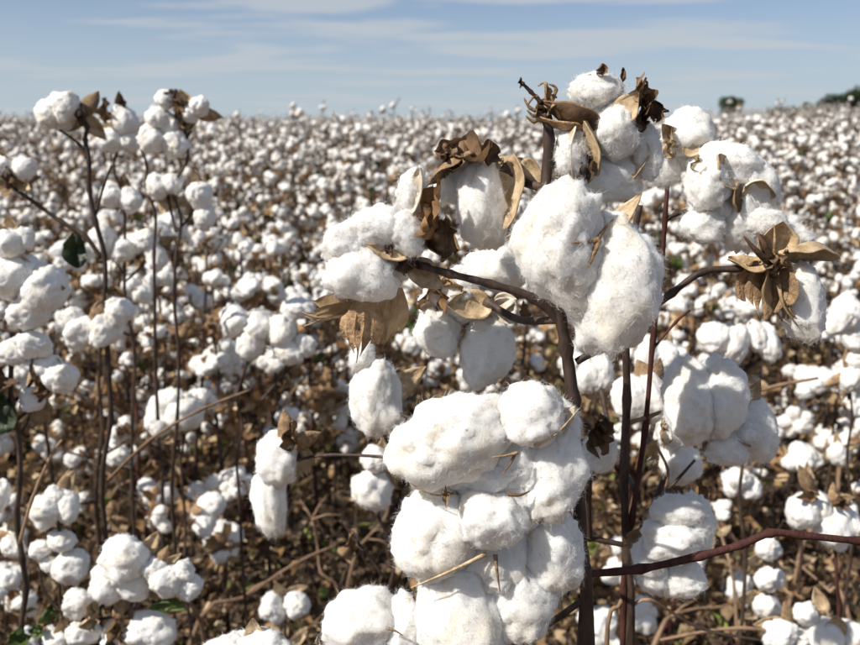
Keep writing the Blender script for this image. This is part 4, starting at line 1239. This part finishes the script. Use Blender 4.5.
E.branch([(17, 420), (40, 400), (55, 385)], 4); E.branch([(19, 545), (32, 500), (50, 458), (62, 440)], 3.5, M_TWIG)
E.boll((30, 285, 8), [(12, 278, 44, 52, 0, 0), (40, 290, 46, 62, 0, 0), (30, 312, 44, 36, 0, -4), (22, 270, 36, 34, 0, 6)], auto=2)
E.boll((40, 358, 4), [(14, 352, 38, 28, 0, 0), (36, 345, 40, 28, 0, -4), (60, 376, 34, 38, 10, 0), (46, 366, 30, 26, 0, 4)], auto=3)
E.boll((8, 245, 4), [(8, 245, 32, 34, 0, 0), (22, 238, 20, 24, 0, 6)], auto=3)
E.boll((30, 400, 8), [(30, 400, 26, 30, 0, 6)], auto=2)
E.leaf(8, 410, 38, 40, M_DKGREEN, 6, -10, crumple=.45, name='leaf'); E.leaf(6, 378, 46, 22, M_DARKLEAF, 7, -12); E.leaf(44, 386, 26, 20, M_DARKLEAF, 8, -4)
Fp = Plant(1.35, (128, 560), 'slender cotton plant whose top boll has a brown ring-shaped husk',
           [([(132, 560), (130, 420), (126, 300), (121, 200), (118, 150)], 5)])
Fp.boll((118, 128, 4), [(124, 120, 28, 34, 0, 0), (112, 140, 34, 26, 0, 0), (128, 140, 24, 24, 0, 4)], auto=3, stalk=(118, 152, 0), leaves=[(108, 112, 18, 20, M_CRUMPLE, 3, -8), (122, 104, 28, 10, M_DARKLEAF, 4, -4, None, (1, 0, 0))])
Fp.boll((124, 195, 4), [(112, 196, 26, 30, 0, 0), (130, 200, 24, 30, 0, 0)], auto=3); Fp.boll((110, 245, 4), [(104, 240, 30, 34, 0, 0), (122, 250, 26, 26, 0, 0)], auto=3)
Fp.boll((150, 246, 4), [(146, 240, 22, 24, 0, 0), (156, 256, 22, 34, 0, 0)], auto=3)
G = Plant(1.2, (160, 560), 'cotton plant with paired thin stems and stacked bolls at the left skyline',
          [([(172, 560), (175, 420), (175, 300), (176, 220), (182, 160), (184, 122)], 5), ([(158, 420), (156, 300), (150, 215), (143, 165), (139, 128)], 4.5)])
G.boll((176, 112, 4), [(166, 99, 24, 20, 0, 0), (158, 118, 28, 24, 0, 0), (152, 138, 32, 30, 0, 0), (174, 142, 28, 32, 0, 4), (168, 124, 24, 26, 0, 6)], auto=3, leaves=[(180, 106, 16, 26, M_HUSK_OUT, 5, -6), (172, 96, 24, 12, M_DARKLEAF, 6, -4)])
G.boll((194, 112, 4), [(199, 107, 20, 26, 0, 0), (190, 114, 16, 20, 0, 0)], auto=3)
G.boll((165, 190, 4), [(158, 186, 24, 30, 0, 0), (172, 184, 22, 26, 0, 0)], auto=3); G.boll((196, 200, 4), [(200, 196, 30, 28, 0, 0), (204, 216, 22, 32, 0, 0)], auto=3)
Hp = Plant(1.0, (60, 640), 'cotton plant at lower left carrying a stacked cluster of wrinkled bolls',
           [([(64, 645), (60, 600), (58, 560), (60, 520), (56, 495)], 5)])
Hp.boll((56, 500, 4), [(46, 512, 36, 40, 0, 0), (66, 508, 28, 36, 0, 2), (54, 496, 30, 20, 0, 4)], auto=3); Hp.boll((54, 552, 0), [(40, 550, 28, 20, 0, 0), (62, 540, 34, 20, 8, -2), (72, 566, 38, 38, 0, 0), (50, 562, 22, 22, 0, 2)], auto=3)
Hp.boll((14, 540, 0), [(12, 546, 20, 34, 0, 0), (-4, 500, 20, 50, 0, 0)], auto=2)
Ip = Plant(.88, (130, 660), 'low cotton plant at bottom left with a bluish shaded lock and green leaves',
           [([(136, 680), (134, 645), (132, 610), (136, 580)], 5)])
Ip.boll((140, 560, 6), [(124, 560, 52, 50, 0, 0), (110, 582, 40, 46, 0, 0), (132, 585, 40, 34, 0, 2)], auto=2)
Ip.boll((150, 580, 0), [(156, 568, 24, 26, 0, -4), (168, 578, 34, 34, 0, -6), (184, 570, 24, 24, 0, 0), (188, 586, 28, 28, 0, 0)], auto=3, stalk=(134, 610, 0))
Ip.boll((118, 622, 0), [(150, 632, 62, 44, 0, 0), (122, 640, 50, 40, 0, 4)], auto=3, leaves=[(122, 628, 34, 30, M_CRUMPLE, 9, -14), (96, 615, 20, 26, M_HUSK_IN, 10, -8)])
Ip.boll((70, 620, 0), [(78, 604, 38, 28, 0, 0), (84, 632, 40, 28, 0, 0), (56, 640, 30, 22, 0, 0)], auto=2)
Ip.leaf(170, 602, 44, 16, M_GREEN, 11, -6, crumple=.5, name='leaf'); Ip.leaf(52, 612, 22, 16, M_GREEN, 12, -4, crumple=.6, name='leaf'); Ip.leaf(40, 628, 24, 14, M_GREEN, 13, -4, crumple=.6, name='leaf'); Ip.leaf(20, 636, 30, 16, M_GREEN, 14, -4, crumple=.7, name='leaf')
Ip.branch([(132, 612), (90, 620), (60, 610), (44, 590), (40, 570)], 4)
J = Plant(1.35, (178, 560), 'cotton plant with one smooth round boll left of centre, below the thin stems',
          [([(184, 560), (182, 500), (178, 440)], 4)])
J.boll((182, 435, 6), [(162, 416, 34, 44, 6, 0), (182, 412, 40, 44, 0, -2), (172, 402, 40, 30, 0, 2)], auto=2)
K = Plant(1.25, (262, 560), 'cotton plant with a wide row of touching white bolls left of the tall plant',
          [([(242, 560), (240, 460), (238, 400), (252, 350)], 4.5), ([(262, 400), (280, 380), (300, 345)], 3.5)])
K.boll((250, 342, 4), [(234, 323, 30, 40, 0, 0), (258, 328, 36, 34, 20, 0), (250, 342, 30, 40, 20, -2)], auto=2); K.boll((290, 345, 4), [(282, 330, 30, 40, 0, -2), (288, 352, 36, 26, -10, -2), (296, 308, 38, 24, 0, 6), (304, 345, 20, 30, 0, 0)], auto=3)
N_ = Plant(.98, (380, 640), 'small cotton plant with a hanging round boll beside the clustered bolls, left',
           [([(392, 645), (388, 580), (384, 520), (382, 480)], 5)])
N_.boll((380, 470, 4), [(372, 490, 38, 50, 0, 0), (376, 460, 34, 26, 0, 2)], auto=2)
N_.branch([(386, 580), (360, 545), (340, 520)], 3); N_.leaf(352, 545, 26, 24, M_HUSK_OUT, 15, crumple=.9)
O_ = Plant(1.4, (285, 640), 'low plant with two pale bolls on the bare litter, bottom left of centre',
           [([(288, 660), (286, 630), (284, 600)], 4)])
O_.boll((284, 596, 2), [(272, 608, 28, 36, 0, 0), (297, 605, 26, 30, 0, 0)], auto=3)
D_ = Plant(.60, (262, 700), 'boll top of a plant cut off by the bottom edge, left of centre',
           [([(262, 760), (260, 720), (256, 690)], 6)])
D_.boll((255, 690, 6), [(228, 660, 60, 56, 0, 0), (266, 656, 60, 58, 0, -4), (248, 652, 50, 44, 0, 6)], auto=0, pets=[(256, 660, 252, 618, 26, None, 4, 8)], leaves=[(318, 640, 8, 8, M_HUSK_PALE, 3)])

# ---- right side
Q = Plant(1.1, (735, 560), 'cotton plant with soft rounded bolls just below the empty brown husk',
          [([(742, 560), (740, 460), (738, 400), (742, 360)], 5)])
Q.boll((740, 362, 4), [(714, 340, 30, 46, 10, 0), (733, 344, 32, 48, -8, -2)], auto=2); Q.boll((758, 350, 4), [(756, 336, 22, 36, 0, 0), (768, 342, 22, 42, 0, 0)], auto=3)
Q.boll((790, 330, 4), [(838, 322, 34, 22, 20, 0)], auto=2, stalk=(745, 370, 0)); Q.branch([(742, 395), (780, 385), (818, 378)], 4, M_TWIG)
S_ = Plant(1.0, (822, 660), 'low cotton plant in the bottom right corner with a tan husk tip',
           [([(828, 680), (826, 650), (822, 620)], 5)])
S_.boll((826, 615, 2), [(806, 614, 28, 24, 0, 2), (824, 634, 42, 40, 0, -4), (850, 636, 34, 36, 0, 0)], auto=3, pets=[(832, 634, 826, 608, 22, None, -10, -14)])
S_.boll((790, 625, 2), [(780, 634, 38, 30, 0, 0), (800, 640, 24, 24, 0, 0)], auto=3); S_.branch([(824, 640), (740, 628), (660, 640)], 4, M_TWIG)
T_ = Plant(1.15, (775, 640), 'cotton plant with a column of small bolls under the long dark branch at right',
           [([(778, 660), (776, 610), (772, 560), (784, 520)], 4)])
T_.boll((766, 560, 2), [(768, 550, 26, 26, 0, 0), (770, 578, 32, 28, 0, 0)], auto=3); T_.boll((762, 600, 2), [(766, 606, 30, 26, 0, 0)], auto=3)
U_ = Plant(1.1, (832, 600), 'cotton plant with two brown-capped bolls above the long branch, right edge',
           [([(838, 640), (836, 580), (826, 520), (812, 490)], 5, M_REDBARK)])
U_.boll((812, 492, 2), [(802, 510, 34, 40, 0, 0), (820, 508, 26, 36, 0, 2)], auto=2, leaves=[(806, 492, 30, 14, M_CRUMPLE, 16, -10)]); U_.boll((834, 505, 2), [(832, 526, 44, 50, 0, 0), (850, 520, 22, 44, 0, 4)], auto=2, leaves=[(838, 500, 26, 14, M_CRUMPLE, 17, -6)])
V_ = Plant(1.6, (800, 560), 'small cotton plant with one round boll on the open litter at right',
           [([(802, 560), (802, 500), (798, 470)], 4)])
V_.boll((798, 468, 2), [(803, 456, 28, 34, 0, 0), (792, 462, 18, 22, 0, 0)], auto=3); V_.boll((742, 470, 2), [(738, 478, 26, 24, 0, 0), (752, 488, 20, 24, 0, 0)], auto=3); V_.boll((840, 452, 2), [(838, 455, 16, 30, 0, 0)], auto=2)
W_ = Plant(1.3, (846, 560), 'cotton plant with pale bolls against the right edge at mid height',
           [([(850, 560), (850, 460), (848, 380)], 4)])
W_.boll((850, 372, 2), [(846, 312, 34, 40, 0, 0), (856, 336, 30, 30, 0, 0), (852, 378, 30, 34, 0, 0), (858, 360, 24, 26, 0, 0)], auto=3)


# ------------------------------------------------------------------ dry stalks leaning out of the litter
def dry_stalk(x0, y0, x1, y1, lean, w, label):
    """foot in the undergrowth that shows at photo row y0, tip up at (x1, y1), lean metres nearer or farther"""
    d = FWD + RGT * ((x0 - W0 / 2) / F0) + UPV * ((H0 / 2 - y0) / F0)
    Y = (CAM_H - .30) / -d.z * d.y          # comes out of the undergrowth about knee height
    low = at(x0, y0, Y)
    tip = at(x1, y1, Y + lean)
    foot = low - (tip - low).normalized() * .12; foot.z = gz(foot.x, foot.y) - .01
    r = random.Random(int(x0 * 7 + y0))
    t = thing('dry_stalk', label, 'stalk', foot, 'dry stalks leaning out of the litter')
    v = tip - low
    pts = [Vector((0, 0, 0))]
    for k in range(1, 6):
        pts.append(low - foot + v * ((k - 1) / 4) + Vector((r.gauss(0, .010), r.gauss(0, .010), r.gauss(0, .008))) * (1 if k < 5 else 0))
    mb = MB(); rad = w * sz(foot) * .55
    mb.tube(spline(pts, 3), [rad * (1.1 - .045 * k) * (1.25 if k % 3 == 0 else 1) for k in range(16)], 6)
    mesh_obj('stem', mb.mesh('stem', [M_TWIG]), t)
    for k in range(r.choice([2, 3])):
        p = pts[r.randrange(2, 5)]; e = (v.normalized() + Vector((r.gauss(0, .7), r.gauss(0, .7), r.gauss(.2, .5)))).normalized() * v.length * r.uniform(.16, .34)
        mb = MB(); mb.tube([p, p + e * .5 + Vector((0, 0, .006)), p + e], [rad * .6, rad * .45, rad * .3], 5)
        mesh_obj('side_twig', mb.mesh('side_twig', [M_TWIG]), t)
for q in [(205, 612, 336, 545, .1, 4, 'pale dry stalk lying across the litter above the two low pale bolls'),
          (178, 520, 262, 452, .2, 3.5, 'short dry stalk slanting up to the hanging double boll at left'),
          (225, 470, 330, 352, .1, 3.5, 'long thin dry stalk slanting up towards the wide row of bolls at left'),
          (118, 500, 214, 396, .1, 3.5, 'dry stalk slanting up beside the smooth round boll at left'),
          (206, 640, 150, 520, -.1, 4, 'dark stalk leaning left between the low left plants and the litter'),
          (330, 600, 300, 500, .1, 3, 'thin upright stalk on the litter right of the hanging double boll'),
          (352, 560, 410, 470, .1, 3, 'thin stalk slanting up into the clustered bolls from the left'),
          (655, 632, 742, 600, .1, 4, 'pale stalk lying low under the long dark branch'),
          (690, 520, 792, 425, .1, 3.5, 'dry stalk slanting up to the small round boll at right'),
          (735, 600, 708, 500, .1, 3, 'thin stalk standing left of the column of small bolls at right'),
          (800, 560, 850, 440, .2, 3.5, 'dry stalk slanting up to the right edge above the long branch'),
          (845, 600, 790, 560, .1, 3.5, 'short stalk lying right of the column of small bolls'),
          (640, 500, 690, 400, .2, 3, 'thin stalk rising behind the red and brown stems')]:
    dry_stalk(*q)
